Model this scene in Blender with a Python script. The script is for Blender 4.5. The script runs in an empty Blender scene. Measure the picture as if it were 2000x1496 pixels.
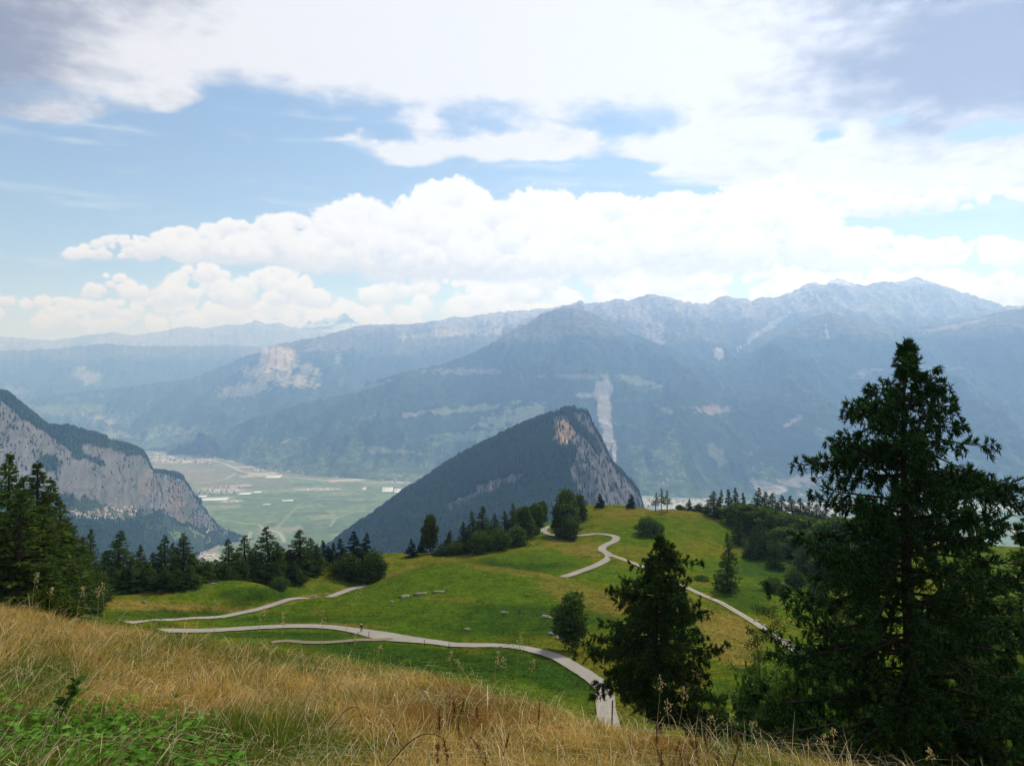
import bpy, math, random
import numpy as np
from mathutils import Vector

# ------------------------------------------------------------------ camera, sky, sun, exposure
S = bpy.context.scene
COL = S.collection
F = 1500.0                                   # focal length of the photograph in its own pixels (2000 wide)
cam = bpy.data.cameras.new("camera"); camo = bpy.data.objects.new("camera", cam); COL.objects.link(camo)
cam.sensor_width = 36; cam.lens = 36 * F / 2000; cam.clip_start = 0.05; cam.clip_end = 200000
camo.location = (0, 0, 0); camo.rotation_euler = (math.radians(90), 0, 0)
S.camera = camo
S.view_settings.view_transform = 'Standard'; S.view_settings.look = 'None'
S.view_settings.exposure = 0.16; S.view_settings.gamma = 1.0
S.cycles.max_bounces = 6; S.cycles.transparent_max_bounces = 8
S.cycles.volume_bounces = 2
S.cycles.use_denoising = True

SUN_EL, SUN_AZ = math.radians(46), math.radians(32)      # ahead of the camera and a little to the right
SKY_STRENGTH, SUN_STRENGTH = 0.09, 4.2
HAZE_DENSITY = 6.8e-5

class NT:
    """tiny helper to write node maths"""
    def __init__(s, tree): s.t = tree; s.n = tree.nodes; s.l = tree.links
    def put(s, sock, v):
        if hasattr(v, 'is_output') or isinstance(v, bpy.types.NodeSocket): s.l.new(v, sock)
        else: sock.default_value = v
    def m(s, op, a, b=0.0, c=0.0, clamp=False):
        n = s.n.new('ShaderNodeMath'); n.operation = op; n.use_clamp = clamp
        s.put(n.inputs[0], a); s.put(n.inputs[1], b); s.put(n.inputs[2], c); return n.outputs[0]
    def mix(s, f, a, b):
        n = s.n.new('ShaderNodeMix'); n.data_type = 'RGBA'
        s.put(n.inputs[0], f); s.put(n.inputs[6], a); s.put(n.inputs[7], b); return n.outputs[2]
    def ss(s, x, a, b):
        n = s.n.new('ShaderNodeMapRange'); n.interpolation_type = 'SMOOTHSTEP'
        s.put(n.inputs[0], x); s.put(n.inputs[1], a); s.put(n.inputs[2], b); n.inputs[3].default_value = 0; n.inputs[4].default_value = 1
        return n.outputs[0]
    def noise(s, vec, scale, detail=4, rough=0.55, dist=0.0):
        n = s.n.new('ShaderNodeTexNoise'); s.put(n.inputs['Vector'], vec)
        n.inputs['Scale'].default_value = scale; n.inputs['Detail'].default_value = detail
        n.inputs['Roughness'].default_value = rough; n.inputs['Distortion'].default_value = dist
        return n.outputs[0]
    def xyz(s, x, y, z=0.0):
        n = s.n.new('ShaderNodeCombineXYZ'); s.put(n.inputs[0], x); s.put(n.inputs[1], y); s.put(n.inputs[2], z); return n.outputs[0]

def dir_of(u, v):                            # photograph pixel -> compass angle and elevation of that bit of sky
    return math.atan2(u - 1000, F), math.atan2(748 - v, math.hypot(F, u - 1000))

world = bpy.data.worlds.new("World"); S.world = world; world.use_nodes = True
W = NT(world.node_tree); W.n.clear()
out = W.n.new('ShaderNodeOutputWorld'); bg = W.n.new('ShaderNodeBackground'); bg.inputs[1].default_value = 1.0
sky = W.n.new('ShaderNodeTexSky'); sky.sky_type = 'NISHITA'; sky.sun_disc = False
sky.sun_elevation = SUN_EL; sky.sun_rotation = SUN_AZ; sky.altitude = 1500; sky.air_density = 1.0; sky.dust_density = 0.6; sky.ozone_density = 1.5
skyc = W.n.new('ShaderNodeVectorMath'); skyc.operation = 'SCALE'; W.l.new(sky.outputs[0], skyc.inputs[0]); skyc.inputs[3].default_value = SKY_STRENGTH
tc = W.n.new('ShaderNodeTexCoord'); sp = W.n.new('ShaderNodeSeparateXYZ'); W.l.new(tc.outputs['Generated'], sp.inputs[0])
AZ = W.m('ARCTAN2', sp.outputs[0], sp.outputs[1]); EL = W.m('ARCSINE', sp.outputs[2])

# overhead, out of the picture, the cloud cover is broken and bright
hi = W.m('MULTIPLY', W.ss(EL, 0.42, 0.66), W.ss(W.noise(tc.outputs['Generated'], 3.0, 4, 0.6), 0.3, 0.6))
c = W.mix(W.m('MULTIPLY', hi, 0.75), skyc.outputs[0], (0.85, 0.87, 0.92, 1))
W.l.new(c, bg.inputs[0]); W.l.new(bg.outputs[0], out.inputs[0])

sl = bpy.data.lights.new("sun", 'SUN'); sl.energy = SUN_STRENGTH; sl.angle = math.radians(1.5); sl.color = (1.0, 0.965, 0.90)
slo = bpy.data.objects.new("sun", sl); COL.objects.link(slo)
sd = Vector((math.sin(SUN_AZ) * math.cos(SUN_EL), math.cos(SUN_AZ) * math.cos(SUN_EL), math.sin(SUN_EL)))
slo.rotation_euler = (-sd).to_track_quat('-Z', 'Y').to_euler()

# ------------------------------------------------------------------ numeric helpers
rng = np.random.default_rng(7)
_perm = np.concatenate([rng.permutation(4096)] * 2)
_grad = np.stack([np.cos(np.linspace(0, 2 * np.pi, 256, False)), np.sin(np.linspace(0, 2 * np.pi, 256, False))], 1)
def perlin(x, y):
    xi = np.floor(x).astype(np.int64); yi = np.floor(y).astype(np.int64); fx = x - xi; fy = y - yi
    def gr(i, j, dx, dy):
        h = _perm[(_perm[i & 4095] + j) & 4095] & 255
        return _grad[h, 0] * dx + _grad[h, 1] * dy
    sx = fx * fx * fx * (fx * (fx * 6 - 15) + 10); sy = fy * fy * fy * (fy * (fy * 6 - 15) + 10)
    a = gr(xi, yi, fx, fy); b = gr(xi + 1, yi, fx - 1, fy); c = gr(xi, yi + 1, fx, fy - 1); d = gr(xi + 1, yi + 1, fx - 1, fy - 1)
    return ((a + (b - a) * sx) * (1 - sy) + (c + (d - c) * sx) * sy) * 1.5
def fbm(x, y, o=5, g=0.5):
    r = 0; a = 1.0; s = 0.0
    for k in range(o):
        r = r + a * perlin(x + 17.3 * k, y - 9.1 * k); s += a; a *= g; x = x * 2.03; y = y * 2.03
    return r / s
def ridged(x, y, o=5, g=0.5):
    r = 0; a = 1.0; s = 0.0
    for k in range(o):
        r = r + a * (1 - np.abs(perlin(x + 31.7 * k, y + 5.3 * k)) * 1.7); s += a; a *= g; x = x * 2.07; y = y * 2.07
    return r / s
def sst(x, a, b):
    t = np.clip((x - a) / (b - a), 0, 1); return t * t * (3 - 2 * t)
def lerp3(a, b, t): return a + (b - a) * t[..., None]
def blob(u, v, cu, cv, ru, rv, rot=0.0):
    c, s = math.cos(rot), math.sin(rot); du = u - cu; dv = v - cv
    return np.exp(-(((du * c + dv * s) / ru) ** 2 + ((-du * s + dv * c) / rv) ** 2))
def seg_dist(px, py, pts):                   # distance to a polyline and index along it
    best = np.full(px.shape, 1e9); bi = np.zeros(px.shape)
    for k in range(len(pts) - 1):
        ax, ay = pts[k][:2]; bx, by = pts[k + 1][:2]; dx, dy = bx - ax, by - ay
        t = np.clip(((px - ax) * dx + (py - ay) * dy) / (dx * dx + dy * dy + 1e-9), 0, 1)
        d = np.hypot(px - ax - t * dx, py - ay - t * dy); m = d < best
        best = np.where(m, d, best); bi = np.where(m, k + t, bi)
    return best, bi
def in_poly(px, py, poly):
    r = np.zeros(px.shape, bool); n = len(poly)
    for i in range(n):
        x1, y1 = poly[i]; x2, y2 = poly[(i + 1) % n]
        if y1 == y2: continue
        c = ((y1 > py) != (y2 > py)) & (px < (x2 - x1) * (py - y1) / (y2 - y1) + x1); r ^= c
    return r
def proj(x, y, z): y = np.maximum(y, 0.01); return 1000 + F * x / y, 748 - F * z / y
def unproj(u, v, D): return ((u - 1000) / F * D, D, (748 - v) / F * D)

def mesh_np(name, V, Fs, mats, colors=None, fmat=None, smooth=False):
    """V (n,3); Fs list of int arrays (m,k); colors per vertex (n,3)"""
    me = bpy.data.meshes.new(name); V = np.asarray(V, np.float32)
    me.vertices.add(len(V)); me.vertices.foreach_set('co', V.ravel())
    Fs = [np.asarray(f, np.int32) for f in Fs if len(f)]
    tot = np.concatenate([np.full(len(f), f.shape[1], np.int32) for f in Fs]); li = np.concatenate([f.ravel() for f in Fs])
    me.loops.add(len(li)); me.loops.foreach_set('vertex_index', li)
    me.polygons.add(len(tot)); st = np.concatenate([[0], np.cumsum(tot)[:-1]]).astype(np.int32)
    me.polygons.foreach_set('loop_start', st); me.polygons.foreach_set('loop_total', tot)
    if smooth: me.polygons.foreach_set('use_smooth', np.ones(len(tot), bool))
    if fmat is not None: me.polygons.foreach_set('material_index', np.asarray(fmat, np.int32))
    me.update(calc_edges=True)
    if colors is not None:
        ca = me.color_attributes.new('Col', 'FLOAT_COLOR', 'POINT')
        c4 = np.ones((len(V), 4), np.float32); c4[:, :3] = colors; ca.data.foreach_set('color', c4.ravel())
    for m in (mats if isinstance(mats, (list, tuple)) else [mats]): me.materials.append(m)
    return me
def link(name, me, parent=None, loc=None):
    o = bpy.data.objects.new(name, me); COL.objects.link(o)
    if parent is not None: o.parent = parent
    if loc is not None: o.location = loc
    return o
def tag(o, label=None, cat=None, group=None, kind=None):
    if label: o['label'] = label
    if cat: o['category'] = cat
    if group: o['group'] = group
    if kind: o['kind'] = kind
    return o
def grid_faces(nr, nc):
    i = np.arange(nr * nc).reshape(nr, nc)
    return np.stack([i[:-1, :-1], i[:-1, 1:], i[1:, 1:], i[1:, :-1]], -1).reshape(-1, 4)

# ------------------------------------------------------------------ materials
def mat(name, color=(.5, .5, .5), attr=False, rough=0.95, noise=None, bump=None, trans=0.0, rnd=0.0, spec=0.0):
    """noise = (scale, amount), bump = (scale, strength, distance); attr multiplies the mesh colour in"""
    m = bpy.data.materials.new(name); m.use_nodes = True; N = NT(m.node_tree); N.n.clear()
    o = N.n.new('ShaderNodeOutputMaterial'); b = N.n.new('ShaderNodeBsdfPrincipled')
    b.inputs['Roughness'].default_value = rough; b.inputs['Specular IOR Level'].default_value = spec
    if attr:
        a = N.n.new('ShaderNodeVertexColor'); a.layer_name = 'Col'; c = a.outputs[0]
    else:
        r = N.n.new('ShaderNodeRGB'); r.outputs[0].default_value = (*color, 1); c = r.outputs[0]
    g = N.n.new('ShaderNodeNewGeometry')
    if noise:
        f = N.noise(g.outputs['Position'], noise[0], 6, 0.6)
        k = N.m('MULTIPLY_ADD', N.m('SUBTRACT', f, 0.5), noise[1], 1.0)
        v = N.n.new('ShaderNodeVectorMath'); v.operation = 'SCALE'; N.l.new(c, v.inputs[0]); N.l.new(k, v.inputs[3]); c = v.outputs[0]
    if rnd:
        oi = N.n.new('ShaderNodeObjectInfo'); hs = N.n.new('ShaderNodeHueSaturation'); N.l.new(c, hs.inputs['Color'])
        N.l.new(N.m('MULTIPLY_ADD', N.m('SUBTRACT', oi.outputs['Random'], 0.5), rnd * 0.06, 0.5), hs.inputs['Hue'])
        N.l.new(N.m('MULTIPLY_ADD', N.m('SUBTRACT', oi.outputs['Random'], 0.5), rnd, 1.0), hs.inputs['Value']); c = hs.outputs[0]
    N.l.new(c, b.inputs['Base Color']); last = b.outputs[0]
    if bump:
        f = N.noise(g.outputs['Position'], bump[0], 8, 0.65); bn = N.n.new('ShaderNodeBump'); bn.inputs['Strength'].default_value = bump[1]; bn.inputs['Distance'].default_value = bump[2]
        N.l.new(f, bn.inputs['Height']); N.l.new(bn.outputs[0], b.inputs['Normal'])
    if trans:
        t = N.n.new('ShaderNodeBsdfTranslucent'); N.l.new(c, t.inputs[0]); mx = N.n.new('ShaderNodeMixShader'); mx.inputs[0].default_value = trans
        N.l.new(last, mx.inputs[1]); N.l.new(t.outputs[0], mx.inputs[2]); last = mx.outputs[0]
    N.l.new(last, o.inputs[0])
    return m

M_far = mat('far_mountain', attr=True, noise=(0.012, 0.9), bump=(0.006, 0.9, 60))
M_hill = mat('hill_surface', attr=True, noise=(0.05, 0.7), bump=(0.03, 0.8, 10))
M_floor = mat('valley_floor', attr=True, noise=(0.02, 0.35))
M_wood = mat('forest_stuff', attr=True, noise=(0.02, 0.4))
M_ground = mat('meadow', attr=True, noise=(1.3, 0.9), bump=(1.2, 0.8, 0.6))
M_road = mat('road_asphalt', attr=True, noise=(2.5, 0.25), bump=(12, 0.3, 0.02))
M_blade = mat('grass_blade', attr=True, trans=0.35, rough=0.7)
M_leaf = mat('foliage', attr=True, trans=0.25, rough=0.75, rnd=0.5)
M_needle = mat('needles', attr=True, trans=0.42, rough=0.8, rnd=0.3)
M_bark = mat('bark', (0.040, 0.032, 0.026), noise=(6, 0.9), bump=(14, 0.8, 0.03))
M_rock = mat('grey_rock', (0.21, 0.20, 0.17), noise=(2.2, 1.1), bump=(3, 0.8, 0.12))

# ------------------------------------------------------------------ clouds: a shell 90 km off, beyond the haze
def clouds():
    az = np.concatenate([np.radians(np.linspace(-180, -42, 90)[:-1]), np.radians(np.linspace(-42, 42, 1180)), np.radians(np.linspace(42, 180, 90)[1:])])
    el = np.radians(np.concatenate([np.linspace(-4, -1, 6)[:-1], np.linspace(-1, 28, 470), np.linspace(28, 38, 40)[1:]]))
    A, E = np.meshgrid(az, el); p = A * F; q = E * F                  # angles in photograph-pixel units
    def at(u, v): a0, e0 = dir_of(u, v); return a0 * F, e0 * F
    wx = 26 * fbm(p / 90, q / 60, 5, .6); wy = 16 * fbm(p / 90 + 50, q / 50, 5, .6)
    def bl(u, v, ru, rv): x, y = at(u, v); return np.exp(-(((p + wx - x) / ru) ** 2 + ((q + wy - y) / rv) ** 2))
    rgb = np.zeros(A.shape + (3,)); al = np.zeros(A.shape)
    def over(c, a):
        nonlocal rgb, al
        a = a[..., None]; rgb = c * a + rgb * (1 - a); al = a[..., 0] + al * (1 - a[..., 0])
    # thin veils
    veil = sst(fbm(p / 420 + q / 900, q / 34, 6, .6) + .35 * fbm(p / 60, q / 14, 4), .05, .75) * .5 + .04
    over(np.array([.80, .90, 1.0]), np.clip(veil, 0, 1))
    # --- high sheet with a ragged lower edge
    EU = (-600, 0, 60, 160, 230, 320, 400, 560, 600, 640, 720, 800, 900, 1000, 1100, 1200, 1320, 1400, 1500, 1600, 1700, 1850, 2000, 2400)
    EV = (200, 205, 190, 182, 172, 178, 168, 172, 188, 200, 208, 208, 220, 228, 232, 222, 215, 205, 250, 262, 240, 265, 258, 250); edge = np.interp(p, [at(u, v)[0] for u, v in zip(EU, EV)], [at(u, v)[1] for u, v in zip(EU, EV)])
    f = (q - edge) / 30 + 1.3 * fbm(p / 120, q / 45, 6, .62)
    for u, v, ru, rv, amp in [(250, 186, 40, 18, 1.2), (180, 212, 40, 12, 1.2), (120, 232, 60, 12, 1.2), (60, 215, 60, 12, .8), (320, 205, 18, 14, .9), (350, 180, 40, 18, 1.2), (825, 240, 34, 20, 1.6),
          (1020, 280, 120, 24, 2.0), (950, 300, 150, 22, 1.8), (1090, 300, 60, 16, 1.2), (800, 305, 70, 24, 1.8), (740, 290, 90, 14, 1.3), (660, 270, 50, 8, 1.5), (700, 258, 16, 6, .7), (660, 318, 60, 10, 1.3), (780, 325, 50, 10, 1.4), (1110, 275, 70, 10, 1.),
          (1250, 295, 80, 16, 1.7), (1330, 285, 70, 24, 1.8), (1400, 255, 60, 45, 1.8), (1290, 338, 30, 7, 1.4), (1330, 320, 60, 10, 1.2), (1500, 280, 110, 50, 2.), (1600, 320, 140, 40, 2.), (1850, 330, 220, 50, 2.), (2060, 290, 90, 40, 2.), (1720, 270, 60, 28, 1.2), (1500, 345, 230, 42, 2.2), (1800, 385, 260, 46, 2.2), (1300, 365, 120, 18, 1.3), (1150, 335, 60, 8, .8), (480, 330, 90, 8, .7), (420, 300, 120, 6, .5),
          (35, 384, 50, 10, 1.7), (240, 396, 62, 16, 2.3), (120, 326, 130, 6, .8), (540, 395, 60, 8, .7), (500, 415, 60, 6, .6)]:
        f = f + amp * bl(u, v, ru * 1.15, rv * 1.2) * np.clip(1.3 - np.clip(f, 0, 9) * .5, 0, 1.3)
    for u, v, ru, rv, amp in [(1612, 262, 34, 16, 3.), (1740, 238, 30, 10, 2.), (1900, 262, 60, 14, 2.6), (1960, 255, 40, 14, 2.)]: f = f - amp * bl(u, v, ru, rv)
    a = sst(f, -.55, 1.15)
    g = .75 * fbm(p / 260, q / 90, 6, .62) + .2 * fbm(p / 50, q / 26, 4)
    for u, v, ru, rv, amp in [(1750, 95, 260, 75, .8), (1900, 160, 200, 70, .5), (2080, 110, 200, 150, .65), (1800, -40, 420, 60, .35), (-40, 40, 260, 180, .8), (330, -6, 150, 26, .42), (1690, 205, 160, 26, .2), (2020, 400, 90, 60, .4), (900, 60, 480, 150, -.35), (1200, 150, 300, 60, -.2)]:
        g = g + amp * bl(u, v, ru, rv)
    over(lerp3(np.array([.93, .92, .95]), np.array([.245, .22, .23]), sst(g, .0, 1.)), a)
    # --- heaped cumulus, every heap a crowd of round puffs on a flat grey base
    r_ = np.random.default_rng(11)
    heaps = [(1900, 415, 220, 50, 40), (1700, 415, 200, 55, 44), (1560, 420, 160, 80, 44), (60, 640, 260, 62, 60), (300, 640, 220, 60, 60), (560, 640, 200, 70, 60), (850, 640, 240, 100, 70), (1150, 620, 260, 110, 80), (1450, 610, 260, 100, 70), (1750, 610, 260, 90, 70), (2050, 610, 200, 90, 50),
        (220, 580, 55, 48, 22), (395, 590, 75, 80, 44), (540, 592, 90, 72, 40), (1650, 520, 230, 75, 80), (1900, 520, 160, 60, 50), (1480, 515, 180, 150, 120), (1320, 500, 130, 125, 90), (250, 505, 115, 46, 60), (350, 502, 60, 62, 36), (450, 505, 95, 76, 70), (560, 505, 90, 90, 60),
        (1180, 505, 120, 128, 100), (1060, 520, 130, 150, 110), (700, 515, 105, 130, 120), (880, 525, 120, 175, 170), (960, 525, 110, 130, 90), (830, 520, 100, 120, 70)]
    for hi_, (cu, bv, hw, hh, n) in enumerate(heaps):
        puffs = []
        for k in range(n):
            t = r_.uniform(-1, 1); top = hh * max(0.0, 1 - abs(t) ** 2.3) ** .75; y = top * (1 - r_.random() ** 1.7 * .95); r = (.13 + .26 * r_.random() ** 1.5) * hh * (1.25 - .5 * y / hh)
            y = min(y, max(top - r * .75, r * .3)); puffs.append((y, t * hw, r))
        puffs.sort(key=lambda t: -t[0] + r_.uniform(-.35, .35) * hh)
        for y, dx, r in puffs:
            x0, y0 = at(cu + dx, bv - y); R = r * 1.5
            i0, i1 = np.searchsorted(el, [(y0 - R) / F, (y0 + R) / F]); j0, j1 = np.searchsorted(az, [(x0 - R) / F, (x0 + R) / F])
            if i1 <= i0 or j1 <= j0: continue
            sl_ = (slice(i0, i1), slice(j0, j1)); P, Q = p[sl_], q[sl_]
            wob = fbm(P / 24 + hi_ * 3, Q / 20 + k * .13, 6, .66); ex = (P - x0) / r; ey = (Q - y0) / (r * .86)
            d = np.sqrt(ex * ex + ey * ey) * (1 + .62 * wob)
            aa = sst(1 - d, -.05, .42); base = sst((Q - at(cu, bv)[1]) / (.22 * hh) + 1.1 + wob, 0, 1); aa = aa * base
            lit = sst(ey * .62 + .42 * (Q - at(cu, bv)[1]) / hh + .5 * wob + .10, -.6, .8)
            c = lerp3(np.array([.68, .68, .77]), np.array([1.08, 1.08, 1.13]), lit)
            A3 = aa[..., None]; rgb[sl_] = c * A3 + rgb[sl_] * (1 - A3); al[sl_] = aa + al[sl_] * (1 - aa)
    # low haze of cloud over the peaks
    low = sst(q, at(0, 560)[1], at(0, 690)[1]) * 0 + sst(-q, -at(1000, 575)[1], -at(1000, 660)[1])
    over(np.array([.90, .885, .93]), low * (.25 + .3 * sst(fbm(p / 200, q / 30, 5, .6), -.3, .4)))
    lift = sst(E, math.radians(33), math.radians(38)); al = al * (1 - lift)
    rgb = rgb / np.maximum(al / np.maximum(1 - lift, .02), .02)[..., None]
    R = 90000.0; V = np.stack([np.sin(A) * np.cos(E), np.cos(A) * np.cos(E), np.sin(E)], -1).reshape(-1, 3) * R
    m = bpy.data.materials.new('cloud'); m.use_nodes = True; N = NT(m.node_tree); N.n.clear(); o = N.n.new('ShaderNodeOutputMaterial')
    vc = N.n.new('ShaderNodeVertexColor'); vc.layer_name = 'Col'; e = N.n.new('ShaderNodeEmission'); t = N.n.new('ShaderNodeBsdfTransparent'); mx = N.n.new('ShaderNodeMixShader')
    N.l.new(vc.outputs[0], e.inputs[0]); N.l.new(vc.outputs[1], mx.inputs[0]); N.l.new(t.outputs[0], mx.inputs[1]); N.l.new(e.outputs[0], mx.inputs[2]); N.l.new(mx.outputs[0], o.inputs[0])
    m.cycles.emission_sampling = 'NONE'
    me = mesh_np('sky_clouds', V, [grid_faces(len(el), len(az))], m, np.clip(rgb * .78, 0, 1.2).reshape(-1, 3), smooth=True)
    c4 = np.ones((len(V), 4), np.float32); c4[:, :3] = np.clip(rgb * .78, 0, 1.2).reshape(-1, 3); c4[:, 3] = np.clip(al, 0, 1).ravel()
    me.color_attributes['Col'].data.foreach_set('color', c4.ravel())
    tag(link('sky_clouds', me), kind='structure')
clouds()

# ------------------------------------------------------------------ far terrain
FLOOR = -1100.0
def surface(name, umin, umax, ncol, guides, rows, zamp, colorf, mats, seed=0, crest_noise=0.0, jag=None):
    """guides: list from the crest down; each a list of (u, D, v) or (u, D, None, z). rows: count between guides"""
    us = np.linspace(umin, umax, ncol); GD = []; GZ = []
    for gi_, gpts in enumerate(guides):
        pu = np.array([p[0] for p in gpts], float); D = np.interp(us, pu, [p[1] for p in gpts])
        if len(gpts[0]) == 4: Z = np.interp(us, pu, [p[3] for p in gpts])
        else: Z = (748 - np.interp(us, pu, [p[2] for p in gpts])) / F * D
        GD.append(D); GZ.append(Z)
    GZ[0] = GZ[0] + crest_noise * (fbm(us / 23.0 + seed, us * 0 + seed, 5, 0.62) + .9 * (ridged(us / 16.0 + seed, us * 0 + 3 * seed, 4, .6) - .62))
    if jag is not None: GZ[0] = GZ[0] + jag(us)
    Ds, Zs, ts = [GD[0] + 600], [GZ[0] - 420], [-1.0]
    Ds.append(GD[0] + 120); Zs.append(GZ[0] - 70); ts.append(-0.3)
    for k in range(len(guides) - 1):
        for j in range(rows[k]):
            t = j / rows[k]; Ds.append(GD[k] * (1 - t) + GD[k + 1] * t); Zs.append(GZ[k] * (1 - t) + GZ[k + 1] * t); ts.append(k + t)
    Ds.append(GD[-1]); Zs.append(GZ[-1]); ts.append(len(guides) - 1.0)
    D = np.array(Ds); Z = np.array(Zs); T = np.repeat(np.array(ts)[:, None], ncol, 1); U = np.repeat(us[None], len(ts), 0)
    X = (U - 1000) / F * D
    X, D, Z = zamp(X, D, Z, T, U)
    u, v = proj(X, D, Z)
    nz = np.gradient(Z, axis=0); nd = np.gradient(D, axis=0); slope = np.abs(nz) / (np.abs(nd) + 1.0)
    C = colorf(u, v, X, D, Z, T, slope)
    me = mesh_np(name, np.stack([X, D, Z], -1).reshape(-1, 3), [grid_faces(len(ts), ncol)], mats, C.reshape(-1, 3), smooth=True)
    o = link(name, me); tag(o, kind='structure')
    return o, (X, D, Z, T, U, u, v, slope)

FOREST = np.array([0.030, 0.055, 0.032]); ALP = np.array([0.115, 0.11, 0.075]); ROCKC = np.array([0.27, 0.26, 0.26]); PALE = np.array([0.42, 0.38, 0.32]); FIELD = np.array([0.11, 0.15, 0.06])
SNOW = np.array([0.85, 0.87, 0.9])
def far_color(extra):
    def f(u, v, X, D, Z, T, sl):
        n1 = fbm(X / 900, D / 1400, 6, 0.6); n2 = fbm(X / 260 + 9, D / 420 - Z / 300, 5, 0.6); n3 = fbm(X / 120, Z / 60 + D / 400, 4, 0.6)
        C = np.broadcast_to(FOREST, X.shape + (3,)).copy() * (1 + 0.5 * n2[..., None])
        tree = 620 + 260 * n1
        C = lerp3(C, ALP * (1 + 0.5 * n3[..., None]), sst(Z + 120 * n2, tree - 60, tree + 160))
        C = lerp3(C, ROCKC * (1 + 0.5 * n3[..., None]), sst(Z + 260 * n2, 1050, 1400))
        # clearings, terraces and villages on the lower slopes
        fl = sst(n1 + 0.6 * n2 - 0.0006 * (Z + 300), 0.22, 0.42) * (Z < tree)
        C = lerp3(C, FIELD * (1 + 0.7 * n3[..., None]), fl * 0.5)
        n4 = perlin(X / 45, Z / 22 + D / 150); C = lerp3(C, PALE, sst(n4 + 1.0 * n1 + .6 * n2 - .0003 * Z, 0.85, 1.1) * 0.4 * (Z < tree)); C = C * (1 + .5 * n3[..., None])
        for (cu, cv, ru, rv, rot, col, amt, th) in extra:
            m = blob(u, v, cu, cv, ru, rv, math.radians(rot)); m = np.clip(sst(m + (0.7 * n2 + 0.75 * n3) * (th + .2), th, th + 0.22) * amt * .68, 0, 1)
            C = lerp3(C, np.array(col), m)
        return np.clip(C, 0.005, 0.9)
    return f
def far_relief(A, sx, sy, seed, foot_fix=True, warp=0.0):
    def z(X, D, Z, T, U):
        tm = T.max(); e = np.clip(T / 0.35, 0, 1) * (np.clip((tm - T) / 0.5, 0, 1) if foot_fix else 1.0)
        wx = X + 500 * fbm(X / 2500, D / 2500 + seed, 2)
        r = ridged(wx / sx + seed, D / sy, 6, 0.52) - 0.62
        r2 = fbm(wx / (sx * .22) + seed, D / (sy * .22), 4, 0.55)
        Z = Z + A * e * r * 1.7 + A * 0.09 * e * r2
        return X, D, np.maximum(Z, FLOOR - 30)
    return z

# far pink range and the snowy peak, 30 to 45 km off
surface('mountain', -700, 1200, 700,
    [[(-700, 33000, 650), (-200, 32000, 668), (0, 31000, 657), (45, 31000, 660), (60, 31000, 663), (110, 31000, 665), (130, 31000, 660), (220, 30000, 648), (250, 30000, 655), (300, 30000, 650), (350, 30000, 640), (372, 30000, 638), (400, 30000, 641), (440, 30000, 635), (480, 30000, 633), (500, 30000, 625), (520, 30000, 632), (550, 30000, 632), (575, 30000, 640), (640, 30000, 648), (720, 30000, 662), (1200, 30000, 690)],
     [(-700, 27000, 700), (0, 27000, 690), (600, 27000, 680), (1200, 27000, 700)],
     [(-700, 24000, 770), (0, 24000, 760), (600, 24000, 740), (1200, 24000, 740)]],
    [60, 50], far_relief(380, 2600, 4200, 3.0, False), far_color([(250, 655, 600, 14, 0, (.36, .29, .25), .8, .3)]), M_far, 1, 90)
surface('mountain', 520, 860, 300,
    [[(520, 32000, 680), (575, 32000, 650), (590, 32000, 638), (603, 32000, 624), (612, 32000, 632), (625, 32000, 626), (645, 32000, 621), (660, 32000, 618), (672, 32000, 613), (685, 32000, 622), (705, 32000, 632), (760, 32000, 650), (860, 32000, 690)],
     [(520, 29500, 700), (860, 29500, 700)]], [50], far_relief(330, 2500, 3000, 5.0, False),
    lambda u, v, X, D, Z, T, sl: lerp3(np.broadcast_to(ROCKC, X.shape + (3,)) * 0.8, SNOW, sst(fbm(X / 900, Z / 260, 4) + 0.35, 0.1, 0.35)), M_far, 2, 150)
# dark forested range in front of it, at the left
surface('mountain', -700, 900, 700,
    [[(-700, 24000, 668), (0, 23000, 685), (100, 23000, 682), (205, 22500, 670), (260, 22500, 676), (340, 22500, 676), (450, 22500, 674), (520, 22500, 680), (600, 22500, 690), (900, 22500, 730)],
     [(-700, 20000, 760), (0, 19500, 762), (300, 19500, 755), (900, 19500, 760)],
     [(-700, 17500, None, FLOOR), (900, 17500, None, FLOOR)][0:0] or [(-700, 17500, 842), (0, 17500, 842), (900, 17500, 842)]],
    [80, 80], far_relief(420, 2200, 3800, 11.0), far_color([(170, 735, 45, 22, 20, (.5, .45, .36), .7, .62), (30, 765, 60, 20, 0, (.45, .36, .28), .5, .7)]), M_far, 3, 60)
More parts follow.
